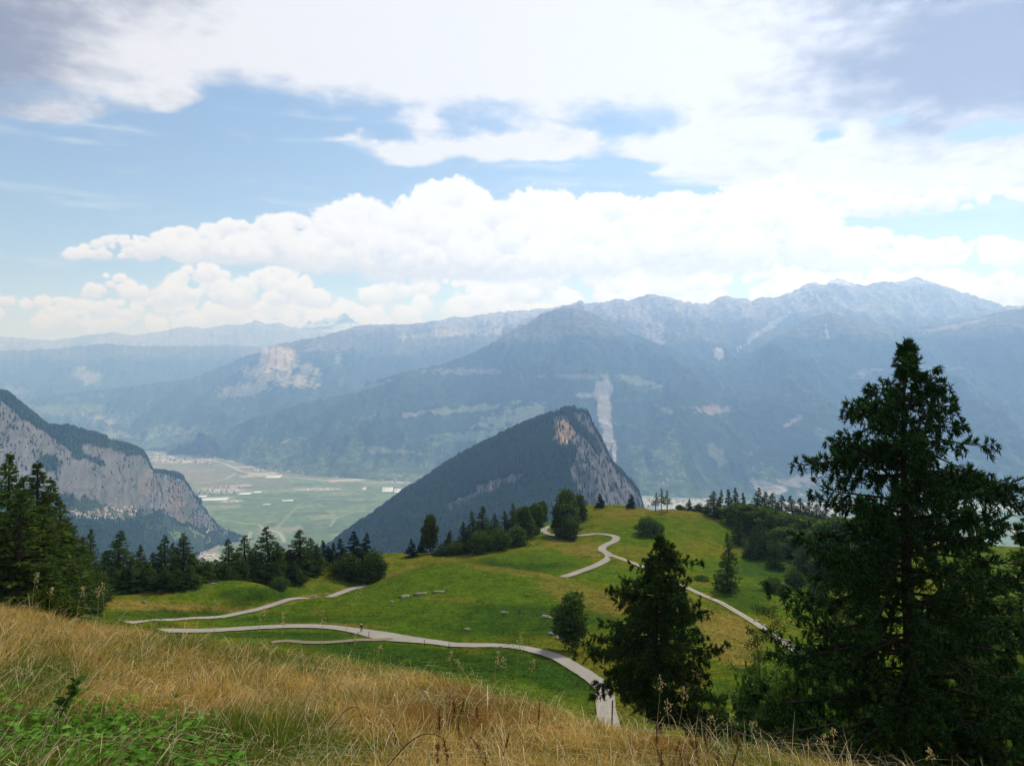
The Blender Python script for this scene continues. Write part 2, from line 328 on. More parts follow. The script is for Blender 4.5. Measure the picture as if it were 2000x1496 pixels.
# the long middle ridge with the terraced hill
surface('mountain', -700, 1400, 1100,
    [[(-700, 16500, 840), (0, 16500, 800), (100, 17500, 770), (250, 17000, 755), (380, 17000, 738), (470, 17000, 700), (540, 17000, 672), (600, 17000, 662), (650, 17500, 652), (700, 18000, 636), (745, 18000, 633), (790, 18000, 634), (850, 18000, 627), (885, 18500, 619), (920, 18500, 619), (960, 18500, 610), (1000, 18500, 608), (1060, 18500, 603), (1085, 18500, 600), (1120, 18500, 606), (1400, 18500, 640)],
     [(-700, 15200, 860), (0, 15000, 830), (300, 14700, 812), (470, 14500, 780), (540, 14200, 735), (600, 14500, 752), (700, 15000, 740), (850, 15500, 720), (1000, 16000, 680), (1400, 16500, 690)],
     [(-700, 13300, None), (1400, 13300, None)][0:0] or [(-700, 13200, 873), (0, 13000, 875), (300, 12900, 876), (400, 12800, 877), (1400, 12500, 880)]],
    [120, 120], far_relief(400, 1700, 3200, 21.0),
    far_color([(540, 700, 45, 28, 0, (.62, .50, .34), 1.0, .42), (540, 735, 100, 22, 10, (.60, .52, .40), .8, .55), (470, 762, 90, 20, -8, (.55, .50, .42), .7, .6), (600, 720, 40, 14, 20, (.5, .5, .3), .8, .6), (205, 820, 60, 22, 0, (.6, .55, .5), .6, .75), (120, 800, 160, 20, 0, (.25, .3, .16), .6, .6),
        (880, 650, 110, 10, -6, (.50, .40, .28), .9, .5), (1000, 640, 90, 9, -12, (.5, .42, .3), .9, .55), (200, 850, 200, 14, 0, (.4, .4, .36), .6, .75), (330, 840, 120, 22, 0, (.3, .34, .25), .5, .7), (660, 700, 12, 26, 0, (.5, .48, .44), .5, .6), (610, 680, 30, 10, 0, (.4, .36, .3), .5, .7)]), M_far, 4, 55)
# skyline of the right-hand wall
surface('mountain', 980, 2800, 1000,
    [[(980, 15500, 640), (1040, 15500, 618), (1085, 15500, 602), (1120, 15500, 592), (1135, 15500, 588), (1150, 15500, 593), (1180, 15500, 590), (1207, 15500, 583), (1225, 15500, 587), (1260, 15500, 577), (1272, 15500, 574), (1300, 15500, 580), (1350, 15500, 591), (1383, 15500, 594), (1398, 15500, 582), (1420, 15500, 579), (1455, 15500, 583), (1468, 15500, 589), (1485, 15500, 580), (1520, 15500, 580), (1545, 15500, 570), (1575, 15500, 556), (1592, 15500, 551), (1612, 15500, 558), (1622, 15500, 549), (1636, 15500, 545), (1660, 15500, 551), (1680, 15500, 557), (1695, 15500, 556), (1712, 15500, 552), (1724, 15500, 549), (1745, 15500, 552), (1765, 15500, 548), (1789, 15500, 541), (1805, 15500, 546), (1840, 15500, 558), (1880, 15500, 570), (1905, 15000, 578), (1940, 15000, 590), (1965, 15000, 598), (2000, 15000, 596), (2200, 15000, 620), (2800, 15000, 640)],
     [(980, 14000, 690), (1300, 14000, 640), (1420, 13800, 660), (1600, 13500, 625), (1700, 14000, 620), (1800, 14000, 625), (2000, 13500, 640), (2800, 13500, 700)],
     [(980, 12000, 760), (1420, 11200, 720), (1600, 11500, 700), (2000, 11500, 720), (2800, 11500, 800)]],
    [120, 60], far_relief(380, 1100, 2500, 31.0, False),
    far_color([(1720, 590, 70, 30, 0, (.30, .30, .15), .9, .45), (1250, 620, 80, 12, 25, (.40, .37, .24), .8, .5), (1280, 655, 30, 14, 40, (.45, .38, .26), .8, .5), (1640, 552, 45, 8, 10, (.75, .76, .8), .9, .6), (1790, 552, 60, 10, 0, (.55, .55, .56), .8, .6), (1500, 640, 90, 8, -35, (.55, .52, .46), .8, .55), (1405, 690, 12, 14, -30, (.7, .66, .62), 1, .5), (1350, 600, 100, 10, 0, (.35, .34, .35), .7, .55)]), M_far, 5, 45)
# the near right-hand wall: long left ridge, notch, spur, foot on the valley floor
surface('mountain', 180, 2800, 1400,
    [[(180, 12700, 882), (300, 12500, 876), (350, 12200, 866), (400, 12000, 850), (440, 12000, 838), (500, 12000, 815), (560, 12000, 797), (620, 12000, 780), (700, 12000, 762), (740, 12000, 742), (800, 12000, 724), (860, 12000, 712), (920, 12000, 690), (980, 12000, 658), (1030, 12000, 632), (1060, 12000, 612), (1095, 12000, 601), (1120, 12000, 600), (1150, 12000, 607), (1170, 12000, 618), (1215, 12000, 640), (1260, 11800, 662), (1310, 11500, 680), (1370, 11000, 702), (1412, 10600, 718), (1440, 10700, 700), (1480, 11000, 680), (1530, 11300, 650), (1580, 11500, 622), (1612, 11600, 610), (1640, 11600, 614), (1690, 11500, 630), (1760, 11200, 640), (1830, 11200, 636), (1900, 11200, 622), (1960, 11200, 608), (2010, 11200, 600), (2200, 11200, 570), (2800, 11200, 600)],
     [(180, 12600, 884), (400, 11400, 868), (560, 11000, 850), (700, 10700, 815), (900, 10200, 775), (1100, 9700, 745), (1250, 9400, 770), (1412, 9000, 790), (1600, 9200, 760), (2000, 9000, 760), (2800, 9000, 760)],
     [(180, 12500, None, FLOOR), (390, 12000, None, FLOOR), (450, 10900, None, FLOOR), (520, 9700, None, FLOOR), (600, 9100, None, FLOOR), (800, 8550, None, FLOOR), (1000, 8150, None, FLOOR), (1250, 7550, None, FLOOR), (1400, 7250, None, FLOOR), (1700, 6950, None, FLOOR), (2800, 6900, None, FLOOR)]][:3],
    [150, 170], far_relief(400, 1700, 3600, 41.0),
    far_color([(1180, 762, 19, 20, 0, (.40, .37, .35), 1.1, .3), (1180, 800, 14, 36, 3, (.39, .36, .34), 1.1, .3), (1187, 850, 10, 40, 0, (.37, .34, .33), 1.1, .3), (1200, 880, 6, 24, 0, (.5, .45, .44), 1.1, .35), (1140, 772, 40, 7, 0, (.40, .34, .28), .8, .55), (1250, 745, 60, 10, 15, (.32, .33, .22), .7, .55), (1140, 735, 90, 8, 0, (.3, .3, .2), .6, .6),
        (1385, 800, 60, 13, 0, (.42, .30, .26), .9, .62), (1300, 800, 30, 10, 20, (.34, .34, .2), .7, .6), (1545, 825, 26, 9, -30, (.40, .30, .26), .8, .5), (1560, 940, 110, 26, -15, (.40, .33, .31), .75, .6), (1500, 950, 60, 18, 20, (.4, .35, .33), .7, .6), (1400, 890, 60, 20, 45, (.26, .26, .16), .6, .6),
        (900, 800, 140, 10, -5, (.34, .38, .18), .8, .6), (1000, 815, 110, 26, -12, (.34, .38, .2), .8, .62), (940, 850, 160, 18, -5, (.22, .30, .15), .6, .6), (760, 880, 120, 10, 5, (.3, .32, .22), .6, .65), (900, 725, 120, 10, 0, (.36, .32, .26), .6, .6), (800, 810, 24, 8, 0, (.5, .36, .32), .8, .6), (560, 862, 24, 6, -20, (.42, .38, .34), .8, .6), (700, 760, 140, 8, -14, (.25, .26, .18), .5, .65),
        (1690, 730, 50, 12, -15, (.36, .33, .32), .6, .6), (1615, 650, 5, 18, -10, (.45, .42, .4), .9, .5), (1400, 700, 8, 14, -25, (.6, .56, .52), 1, .45), (1850, 640, 90, 6, -12, (.4, .37, .33), .6, .6), (1800, 720, 100, 10, 0, (.16, .2, .12), .5, .6)]), M_far, 6, 30)

# --- valley floor with its fields, roads and river
def floor_color(X, D):
    u, v = proj(X, D, np.full(X.shape, FLOOR))
    a = math.radians(24); p = X * math.cos(a) + D * math.sin(a); q = -X * math.sin(a) + D * math.cos(a)
    q = q + 60 * fbm(p / 900, q / 900, 2)
    row = np.floor(q / 210).astype(int); cell = np.floor((p + (row * 137 % 200)) / (230 + (row % 3) * 90)).astype(int)
    h = (_perm[(_perm[row & 4095] + cell) & 4095]) / 4096.0; h2 = (_perm[(_perm[(row + 77) & 4095] + cell * 3) & 4095]) / 4096.0
    green = np.array([0.085, 0.15, 0.055]); brown = np.array([0.20, 0.165, 0.12]); lt = np.array([0.16, 0.22, 0.10])
    C = green * (0.75 + 0.5 * h[..., None]); C = lerp3(C, lt, (h2 > 0.7) * 0.7)
    up = sst(-v + 8 * fbm(X / 500, D / 500, 3), -965, -940)
    C = lerp3(C, brown, (h2 < 0.45) * up * 0.75); C = lerp3(C, np.array([.45, .4, .34]), (h < 0.10) * up * 0.9)
    C = lerp3(C, np.array([.26, .20, .17]), blob(u, v, 350, 925, 90, 22) * 0.8)
    C = lerp3(C, np.array([.05, .09, .05]), sst(fbm(X / 160, D / 200, 4, .6), 0.32, 0.42) * 0.6)
    C = lerp3(C, np.array([.13, .135, .10]) * np.ones(C.shape), np.full(X.shape, .35)); C = lerp3(C, np.array([.24, .22, .17]) * np.ones(C.shape), ((h > .80) & (h2 > .5)) * .5); C = C * (1 + .5 * fbm(X / 70, D / 110, 3))[..., None]
    edge = np.minimum(np.abs(q / 210 - np.round(q / 210)) * 210, 1e9); C = lerp3(C, C * 1.5 + 0.01, (edge < 9) * 0.4)
    for pts, w, col in ROADS_FAR:
        W_ = [((a_ - 1000) / F * (-FLOOR * F / (b_ - 748)), -FLOOR * F / (b_ - 748)) for a_, b_ in pts]
        d, _ = seg_dist(X, D, W_); C = lerp3(C, np.array(col) * .8, sst(-d, -w - 6, -w + 2) * .8)
    town = np.zeros(X.shape)
    for (cu, cv, ru, rv) in [(350, 897, 80, 9), (430, 957, 55, 7), (1330, 985, 90, 12), (1580, 992, 130, 16), (1900, 985, 200, 14), (410, 1088, 26, 12), (445, 978, 34, 4), (1240, 980, 60, 12), (620, 955, 60, 3), (790, 941, 40, 3), (600, 916, 60, 3)]:
        town = np.maximum(town, blob(u, v, cu, cv, ru, rv))
    hh = perlin(X / 17, D / 30)
    C = lerp3(C, np.where((hh > 0.1)[..., None], np.array([.62, .56, .52]), np.array([.16, .17, .13])), sst(town, 0.3, 0.7) * 0.8)
    return C
ROADS_FAR = [([(300, 884), (380, 893), (440, 905), (470, 920), (540, 930), (640, 938), (800, 944), (900, 950)], 22, (.42, .42, .42)),
    ([(460, 1004), (520, 1001), (560, 998), (620, 997), (690, 998), (740, 998)], 9, (.38, .36, .28)),
    ([(420, 1012), (440, 1016), (480, 1022), (505, 1024), (516, 1032), (525, 1035)], 9, (.35, .36, .22)),
    ([(540, 1032), (560, 1010), (585, 985)], 6, (.30, .34, .2)), ([(440, 970), (520, 973), (640, 974), (760, 976)], 8, (.36, .36, .3)), ([(620, 1030), (645, 1028), (655, 1012), (690, 1000)], 7, (.34, .36, .26)),
    ([(480, 1060), (488, 1046), (490, 1038)], 10, (.42, .4, .34)), ([(530, 1035), (548, 1042), (556, 1058)], 12, (.42, .4, .34)), ([(380, 945), (440, 936), (460, 925)], 14, (.5, .45, .4)),
    ([(1250, 976), (1400, 981), (1640, 984), (2100, 988)], 16, (.3, .36, .34))]
us = np.linspace(-900, 2900, 1300); vs = np.concatenate([1500 * 1100 / np.array([90000., 60000, 40000, 30000, 22000, 17000]) + 748, np.linspace(850, 1110, 330), np.linspace(1130, 2300, 20)])
U, Vv = np.meshgrid(us, vs); D = -FLOOR * F / (Vv - 748); X = (U - 1000) / F * D
tag(link('valley_floor', mesh_np('valley_floor', np.stack([X, D, np.full(X.shape, FLOOR)], -1).reshape(-1, 3), [grid_faces(len(vs), len(us))], M_floor, floor_color(X, D).reshape(-1, 3))), kind='structure')

# --- trees standing on the far hills: one wood per hill, too many to count
def cone_wood(name, P, H, R, C, label):
    n = len(P); k = 5; a = np.linspace(0, 2 * np.pi, k, False)[None] + rng.random((n, 1)) * 6.3
    rr = R[:, None] * (0.75 + 0.5 * rng.random((n, k)))
    V = np.empty((n, 2 * k + 1, 3)); 
    V[:, :k, 0] = P[:, None, 0] + np.cos(a) * rr; V[:, :k, 1] = P[:, None, 1] + np.sin(a) * rr; V[:, :k, 2] = P[:, None, 2] - 0.15 * H[:, None]
    V[:, k:2 * k, 0] = P[:, None, 0] + np.cos(a + .6) * rr * .6; V[:, k:2 * k, 1] = P[:, None, 1] + np.sin(a + .6) * rr * .6; V[:, k:2 * k, 2] = P[:, None, 2] + (0.35 + 0.15 * rng.random((n, k))) * H[:, None]
    V[:, 2 * k] = P; V[:, 2 * k, 2] += H
    base = np.arange(n)[:, None] * (2 * k + 1); q = []; t = []
    for i in range(k):
        j = (i + 1) % k
        q.append(np.concatenate([base + i, base + j, base + k + j, base + k + i], 1)); t.append(np.concatenate([base + k + i, base + k + j, base + 2 * k], 1))
    CC = np.repeat(C[:, None], 2 * k + 1, 1)
    o = link(name, mesh_np(name, V.reshape(-1, 3), [np.concatenate(q), np.concatenate(t)], M_wood, CC.reshape(-1, 3)))
    tag(o, label, 'forest', kind='stuff'); return o
def sample_surface(sf, mask_prob, n):
    X, D, Z, T, U, u, v, sl = sf
    # area weight in plan
    dx = np.abs(np.gradient(X, axis=1)); dd = np.sqrt(np.gradient(D, axis=0) ** 2 + np.gradient(Z, axis=0) ** 2); w = (dx * dd * mask_prob).ravel(); w = w / w.sum()
    idx = rng.choice(len(w), n, p=w); nc = X.shape[1]; r = np.clip(idx // nc, 1, X.shape[0] - 2); c = np.clip(idx % nc, 1, nc - 2)
    fr, fc = rng.random(n), rng.random(n)
    def B(A): return A[r, c] * (1 - fr) * (1 - fc) + A[r + 1, c] * fr * (1 - fc) + A[r, c + 1] * (1 - fr) * fc + A[r + 1, c + 1] * fr * fc
    return np.stack([B(X), B(D), B(Z)], 1)

# --- the pointed wooded hill with the rock face
CLIFF_POLY = [(1082, 812), (1078, 862), (1092, 872), (1118, 868), (1128, 884), (1118, 905), (1112, 930), (1128, 955), (1150, 985), (1160, 1100), (1330, 1100), (1330, 820), (1180, 800), (1130, 800)]
def hill_rock(u, v):
    n = 9 * fbm(u / 17, v / 17, 3)
    r = in_poly(u + n, v + n, CLIFF_POLY).astype(float)
    band, _ = seg_dist(u, v, [(1090, 800), (1112, 808), (1125, 832), (1150, 852), (1168, 880)]); r = r * (1 - sst(-band, -9 + n * .4, -4))
    out1, k1 = seg_dist(u, v, [(880, 990), (925, 968), (960, 950), (1010, 932)]); r = np.maximum(r, sst(-out1 + n * 1.2, -9, -5))
    out2, _ = seg_dist(u, v, [(930, 955), (975, 938)]); r = np.maximum(r, sst(-out2 + n, -7, -4))
    return r
def hz(X, D, Z, T, U):
    u, v = proj(X, D, Z); rock = hill_rock(u, v); e = np.clip(T / .25, 0, 1)
    Z = Z + 60 * e * (ridged(X / 420, D / 500 + 3, 4) - .6)
    st = ridged(X / 70 + 0.25 * Z / 90, Z / 260, 5, .6)
    D = D - rock * e * 48 * (st - .6) - 9 * rock * fbm(X / 25, Z / 25, 4, .6)
    return X, D, Z
def hcol(u, v, X, D, Z, T, sl):
    rock = hill_rock(u, v); n = fbm(X / 40, Z / 60, 5, .65)[..., None]; n2 = fbm(X / 14 + 4, Z / 35, 4, .65)[..., None]
    R = np.array([.125, .125, .13]) * (1 + .5 * n + .25 * n2); R = lerp3(R, np.array([.36, .25, .16]) * (1 + .4 * n + .3 * n2), sst(blob(u, v, 1103, 842, 24, 28) + .2 * n[..., 0], .4, .6) * .9)
    R = lerp3(R, np.array([.05, .08, .05]), sst(n[..., 0] + .5 * n2[..., 0], .22, .34) * .8)
    return np.clip(lerp3(np.broadcast_to(np.array([.014, .032, .026]), X.shape + (3,)), R, rock), .01, .9)
hill_crest = [(420, 3000, 1200), (560, 3050, 1110), (640, 3100, 1072), (660, 3100, 1056), (690, 3150, 1034), (730, 3200, 1008), (780, 3250, 970), (830, 3300, 939), (860, 3300, 918), (900, 3300, 893), (950, 3300, 868), (1000, 3300, 843), (1050, 3300, 822), (1085, 3300, 809), (1100, 3300, 804), (1118, 3300, 802), (1135, 3290, 803), (1148, 3280, 809), (1153, 3275, 817), (1156, 3260, 828), (1170, 3230, 852), (1182, 3200, 878), (1196, 3180, 905), (1215, 3150, 925), (1236, 3100, 946), (1250, 3060, 968), (1256, 3040, 990), (1262, 3000, 1040), (1290, 2950, 1150), (1340, 2900, 1250)]
_, HS = surface('hill', 420, 1340, 900, [hill_crest,
    [(420, 2700, 1280), (640, 2650, 1140), (900, 2600, 1040), (1100, 2700, 960), (1150, 2850, 930), (1200, 2900, 960), (1250, 2850, 1040), (1340, 2800, 1330)],
    [(420, 2000, None, FLOOR), (640, 1900, None, FLOOR), (1340, 1900, None, FLOOR)]], [150, 90], hz, hcol, M_hill, 7, 8)
mk = (1 - hill_rock(HS[5], HS[6])) * (HS[3] >= 0) * (HS[6] < 1120) * (1 + 0 * HS[0]); mk = np.where(hill_rock(HS[5], HS[6]) > .5, .05, mk)
mk = mk * (1 + 5 * (HS[3] < .03)); P = sample_surface(HS, mk, 52000); H = 10 + 17 * rng.random(len(P)) ** 1.3; t_ = rng.random((len(P), 1))
cone_wood('forest', P, H, H * .2, np.array([[.014, .036, .030]]) * (1 - t_) + np.array([[.032, .064, .040]]) * t_, 'dense dark conifer wood covering the pointed hill below its rock face')

# --- the long grey cliffs at the left and the wooded slope with a village under them
ROCKFOOT = [(-300, 3100, 930), (0, 3500, 950), (110, 3800, 967), (168, 4100, 973), (207, 4300, 984), (255, 4550, 998), (284, 4750, 994), (317, 4900, 1001), (349, 5100, 1018), (382, 5300, 1028), (409, 5400, 1032), (470, 5500, 1050), (520, 5550, 1060)]
def cliff_rock(u, v, T):
    n = 8 * fbm(u / 15, v / 15, 3); f = np.interp(u, [p[0] for p in ROCKFOOT], [p[2] for p in ROCKFOOT])
    r = sst(f - v + 2.2 * n, -3, 3)
    cv = np.interp(u, [-300, 0, 60, 95, 285, 292, 360, 425], [620, 768, 812, 838, 886, 905, 930, 1020]); r = r * sst(v - cv - 1.2 * n, 5, 14)
    b1, _ = seg_dist(u, v, [(105, 838), (135, 850), (150, 870), (152, 885)]); r = r * (1 - sst(-b1 + n * .6, -17, -8))
    b2, _ = seg_dist(u, v, [(0, 775), (50, 815), (100, 845), (145, 882), (200, 905)]); r = r * (1 - sst(-b2 + n * .4, -7, -3))
    b3 = blob(u, v, 95, 905, 40, 22); r = r * (1 - .8 * sst(b3 + .04 * n, .5, .8))
    return r * (u < 445)
def cz(X, D, Z, T, U):
    u, v = proj(X, D, Z); rock = cliff_rock(u, v, T); e = np.clip(T / .15, 0, 1)
    Z = Z + 70 * e * np.clip((2.6 - T), 0, 1) * (T > .9) * (ridged(X / 500, D / 600, 4) - .6)
    st = ridged((X + .5 * D) / 170, Z / 500, 5, .58) - .6
    D = D - rock * e * 190 * st - 40 * rock * fbm((X + .4 * D) / 45, Z / 70, 4, .6)
    return X, D, np.maximum(Z, FLOOR - 20)
def ccol(u, v, X, D, Z, T, sl):
    rock = cliff_rock(u, v, T); q = X + .5 * D; n = fbm(q / 60, Z / 110, 5, .65)[..., None]; n2 = fbm(q / 22 + 4, Z / 70, 4, .65)[..., None]; n3 = fbm(q / 190, Z / 60, 4, .6)
    R = np.array([.130, .132, .134]) * (1 + .5 * n + .55 * n2); R = lerp3(R, np.array([.20, .160, .130]) * (1 + .4 * n), sst(n3 + .8 * blob(u, v, 285, 945, 22, 30) + .7 * blob(u, v, 345, 985, 28, 40) + .3 * blob(u, v, 240, 880, 40, 20), .35, .6) * .7)
    vg = fbm(q / 40, Z / 200, 5, .62); R = lerp3(R, np.array([.055, .08, .045]), sst(vg + .5 * n[..., 0] - .3 * n3, .12, .34) * .7)
    G = np.broadcast_to(np.array([.030, .052, .030]), X.shape + (3,)); fl = fbm(X / 240, D / 240, 4, .6)
    low = sst(v, 985, 1020); G = lerp3(G, np.array([.15, .2, .09]), sst(fl + .6 * blob(u, v, 390, 1045, 60, 16) + .45 * blob(u, v, 230, 1005, 110, 16), .3, .45) * low * .75)
    d, _ = seg_dist(u, v, [(450, 1018), (425, 1030), (405, 1036), (404, 1048), (412, 1052), (405, 1060)]); G = lerp3(G, np.array([.42, .40, .3]), sst(-d, -2.5, -1.2))
    return np.clip(lerp3(G, R, rock), .01, .9)
_, CS = surface('cliff', -300, 520, 900, [
    [(-300, 3500, 590), (-100, 3900, 700), (0, 4100, 766), (20, 4150, 772), (45, 4200, 793), (60, 4250, 806), (80, 4300, 822), (95, 4350, 834), (115, 4400, 836), (135, 4450, 834), (160, 4550, 842), (185, 4650, 848), (210, 4750, 857), (235, 4900, 866), (260, 5000, 873), (280, 5100, 882), (290, 5150, 897), (298, 5160, 921), (320, 5250, 922), (345, 5350, 925), (358, 5400, 932), (368, 5430, 950), (378, 5460, 968), (392, 5500, 984), (408, 5540, 1008), (425, 5600, 1028), (460, 5650, 1046), (520, 5700, 1062)],
    ROCKFOOT,
    [(-300, 2700, 1010), (0, 3100, 1030), (200, 3700, 1035), (300, 4400, 1045), (400, 5200, 1050), (440, 5400, None), (520, 5500, 1063)][0:5] + [(440, 5380, 1052), (520, 5500, 1063)],
    [(-300, 2200, None, FLOOR), (0, 2600, None, FLOOR), (200, 3300, None, FLOOR), (300, 4100, None, FLOOR), (400, 4950, None, FLOOR), (440, 5250, None, FLOOR), (520, 5450, None, FLOOR)]],
    [150, 60, 60], cz, ccol, M_hill, 8, 12)
mk = np.where(cliff_rock(CS[5], CS[6], CS[3]) > .4, .06, 1.0) * (CS[3] >= 0) * np.where((CS[5] > 330) & (CS[6] > 1030) & (CS[6] < 1062), .25, 1)
mk = mk * (1 - .85 * np.minimum(1, 1.3 * blob(CS[5], CS[6], 215, 1000, 90, 13)))
mk = mk * (1 + 3 * (CS[3] < .03)); P = sample_surface(CS, mk, 42000); H = 10 + 14 * rng.random(len(P)) ** 1.3; t_ = rng.random((len(P), 1))
cone_wood('forest', P, H, H * .26, np.array([[.016, .040, .032]]) * (1 - t_) + np.array([[.036, .072, .042]]) * t_, 'blue green wood on the slope under the long grey cliffs')

# ------------------------------------------------------------------ haze: the air of the valley
hm = bpy.data.materials.new('haze'); hm.use_nodes = True; N = NT(hm.node_tree); N.n.clear(); o = N.n.new('ShaderNodeOutputMaterial')
pv = N.n.new('ShaderNodeVolumePrincipled'); pv.inputs['Color'].default_value = (0.32, 0.54, 1.0, 1); pv.inputs['Absorption Color'].default_value = (1, 1, 1, 1); pv.inputs['Density'].default_value = HAZE_DENSITY; pv.inputs['Anisotropy'].default_value = 0.45
N.l.new(pv.outputs[0], o.inputs['Volume'])
xs, ys, zs = (-32000, 32000), (-3000, 34000), (FLOOR - 40, 3050)
V = [(x, y, z) for x in xs for y in ys for z in zs]
tag(link('haze', mesh_np('haze', V, [np.array([(0, 1, 3, 2), (4, 6, 7, 5), (0, 4, 5, 1), (2, 3, 7, 6), (0, 2, 6, 4), (1, 5, 7, 3)])], hm)), kind='stuff')

# ------------------------------------------------------------------ the near hill: one ground sheet through measured heights
# (u, v, distance) of ground seen in the photograph
ROAD = [(1203, 1510, 84), (1197, 1466, 91), (1192, 1428, 98), (1184, 1396, 104), (1178, 1350, 111), (1150, 1318, 116), (1120, 1300, 120), (1090, 1285, 125), (1060, 1275, 129), (1030, 1268, 133), (1000, 1264, 137), (960, 1263, 141), (920, 1263, 143), (880, 1259, 145), (850, 1255, 147), (800, 1247, 150),
    (760, 1239, 152.5), (706, 1229, 155), (640, 1223, 158), (580, 1222, 159), (520, 1224, 159), (460, 1227, 158), (420, 1230, 157), (380, 1232, 156.3), (330, 1235, 155.5), (285, 1238, 154.5)]
UPPER = [(225, 1223, 157), (262, 1221, 159), (284, 1218.5, 162), (300, 1216, 165), (340, 1213, 169), (380, 1210, 174), (420, 1208, 178), (470, 1204, 184),
    (520, 1198, 190), (560, 1191, 196), (600, 1182, 202), (630, 1173, 207), (660, 1162, 213), (690, 1152, 219), (720, 1146, 226), (760, 1140, 236), (810, 1138, 245), (900, 1140, 246), (1000, 1140, 236), (1060, 1134, 229), (1100, 1126, 229), (1130, 1118, 234), (1160, 1108, 241), (1180, 1098, 248), (1190, 1088, 254), (1186, 1080, 259),
    (1176, 1074, 264), (1178, 1067, 270), (1190, 1060, 276), (1202, 1054, 283), (1202, 1048, 290), (1188, 1044, 296), (1165, 1044, 302), (1135, 1047, 301), (1100, 1046, 300), (1075, 1043, 303), (1062, 1038, 309), (1064, 1032, 316), (1078, 1027, 322), (1100, 1024, 326), (1130, 1025, 326)]
TRACK = [(1192, 1083, 257), (1215, 1091, 249), (1250, 1104, 238), (1290, 1122, 225), (1330, 1143, 212), (1370, 1160, 200), (1400, 1173, 193), (1430, 1190, 185), (1465, 1211, 176), (1500, 1234, 166), (1530, 1254, 158), (1560, 1275, 150), (1600, 1300, 142)]
LOOP = [(770, 1247, 150), (735, 1250, 149.5), (700, 1251, 149.3), (650, 1254, 148), (600, 1255, 147.5), (560, 1254, 148), (530, 1256, 147)]
PTS = ROAD + UPPER + TRACK + LOOP + [
    (700, 1242, 152), (600, 1240, 153), (500, 1240, 153), (740, 1244, 151.5),
    # the green hump and its crest
    (760, 1128, 222), (800, 1113, 215), (850, 1105, 212), (900, 1102, 210), (950, 1103, 208), (1000, 1108, 206), (1050, 1117, 204), (1090, 1128, 202), (1140, 1142, 200), (1200, 1150, 196),
    (800, 1190, 172), (900, 1190, 170), (900, 1150, 186), (1000, 1160, 180), (1000, 1220, 155), (900, 1235, 152), (800, 1225, 159), (700, 1190, 180), (640, 1205, 170), (1080, 1180, 172), (1060, 1240, 146), (1150, 1200, 160), (1140, 1270, 136), (1250, 1170, 180), (1250, 1220, 150),
    (850, 1128, 232), (950, 1130, 232), (1020, 1130, 226),
    # foreground side of the road
    (850, 1290, 130), (960, 1266, 131), (1000, 1290, 120), (700, 1275, 136), (600, 1275, 136), (450, 1262, 140), (900, 1320, 112), (1050, 1340, 105), (1100, 1390, 92), (1240, 1350, 108), (1230, 1300, 122), (1300, 1270, 125), (1400, 1300, 118), (1380, 1240, 140), (1450, 1270, 132), (1500, 1330, 112), (1320, 1200, 160), (1400, 1215, 160),
    (1600, 1370, 105), (1285, 1440, 62), (1500, 1420, 80), (1700, 1500, 50), (0, 1215, 78), (100, 1215, 90), (200, 1205, 130), (-200, 1190, 80), (330, 1200, 160), (250, 1185, 160), (1900, 1450, 60), (1900, 1330, 110), (2200, 1350, 110), (2400, 1500, 60),
    # left meadow and its wooded edge
    (200, 1164, 176), (260, 1170, 176), (350, 1174, 178), (400, 1158, 186), (430, 1150, 190), (480, 1142, 193), (540, 1138, 196), (600, 1140, 200), (480, 1165, 188), (540, 1160, 198), (420, 1190, 181), (500, 1180, 190), (560, 1160, 205), (640, 1146, 216), (570, 1122, 222), (620, 1113, 228), (640, 1135, 222),
    (100, 1158, 176), (0, 1150, 180), (-200, 1130, 200), (200, 1158, 210), (350, 1155, 220), (450, 1140, 220), (540, 1120, 230),
    (700, 1125, 235), (760, 1110, 245), (700, 1095, 258), (760, 1086, 266), (820, 1082, 272), (700, 1105, 250), (830, 1100, 255), (780, 1128, 240),
    # upper meadow
    (860, 1088, 262), (900, 1085, 262), (940, 1082, 262), (980, 1078, 264), (1020, 1066, 276), (1050, 1052, 290), (1060, 1046, 296), (900, 1098, 248), (1000, 1098, 250), (1080, 1090, 252), (1080, 1065, 276), (1130, 1060, 286), (1150, 1085, 258), (1050, 1108, 240), (1120, 1100, 243), (1140, 1058, 288), (960, 1068, 285), (900, 1080, 282),
    # hill with the lone spruces and hill with the three larches
    (1110, 1012, 332), (1130, 1001, 340), (1150, 993, 345), (1180, 990, 348), (1210, 990, 348), (1235, 991, 347), (1255, 997, 346), (1268, 1004, 345), (1280, 999, 341), (1295, 996, 340), (1320, 998, 339), (1350, 1003, 338), (1380, 1011, 336), (1400, 1018, 334), (1440, 1032, 328),
    (1150, 1022, 324), (1200, 1025, 315), (1240, 1040, 296), (1300, 1030, 312), (1350, 1040, 305), (1230, 1065, 276), (1230, 1080, 262), (1290, 1080, 262), (1350, 1070, 278), (1400, 1060, 300), (1300, 1100, 245), (1350, 1115, 240), (1320, 1055, 290), (1260, 1025, 312),
    (1450, 1062, 305), (1450, 1100, 270), (1500, 1090, 285), (1500, 1125, 250), (1430, 1130, 232), (1420, 1156, 208), (1500, 1170, 210), (1560, 1150, 235), (1560, 1110, 275), (1600, 1180, 215), (1480, 1140, 232), (1700, 1180, 230), (1600, 1080, 300), (1800, 1100, 300), (1700, 1040, 330), (1900, 1180, 240), (1600, 1240, 175), (1800, 1280, 160), (2200, 1150, 250), (2500, 1150, 260)]
_P = np.array([unproj(*p) for p in PTS]); _s = 100.0
def _phi(r2): return 0.5 * r2 * np.log(r2 + 1e-9)
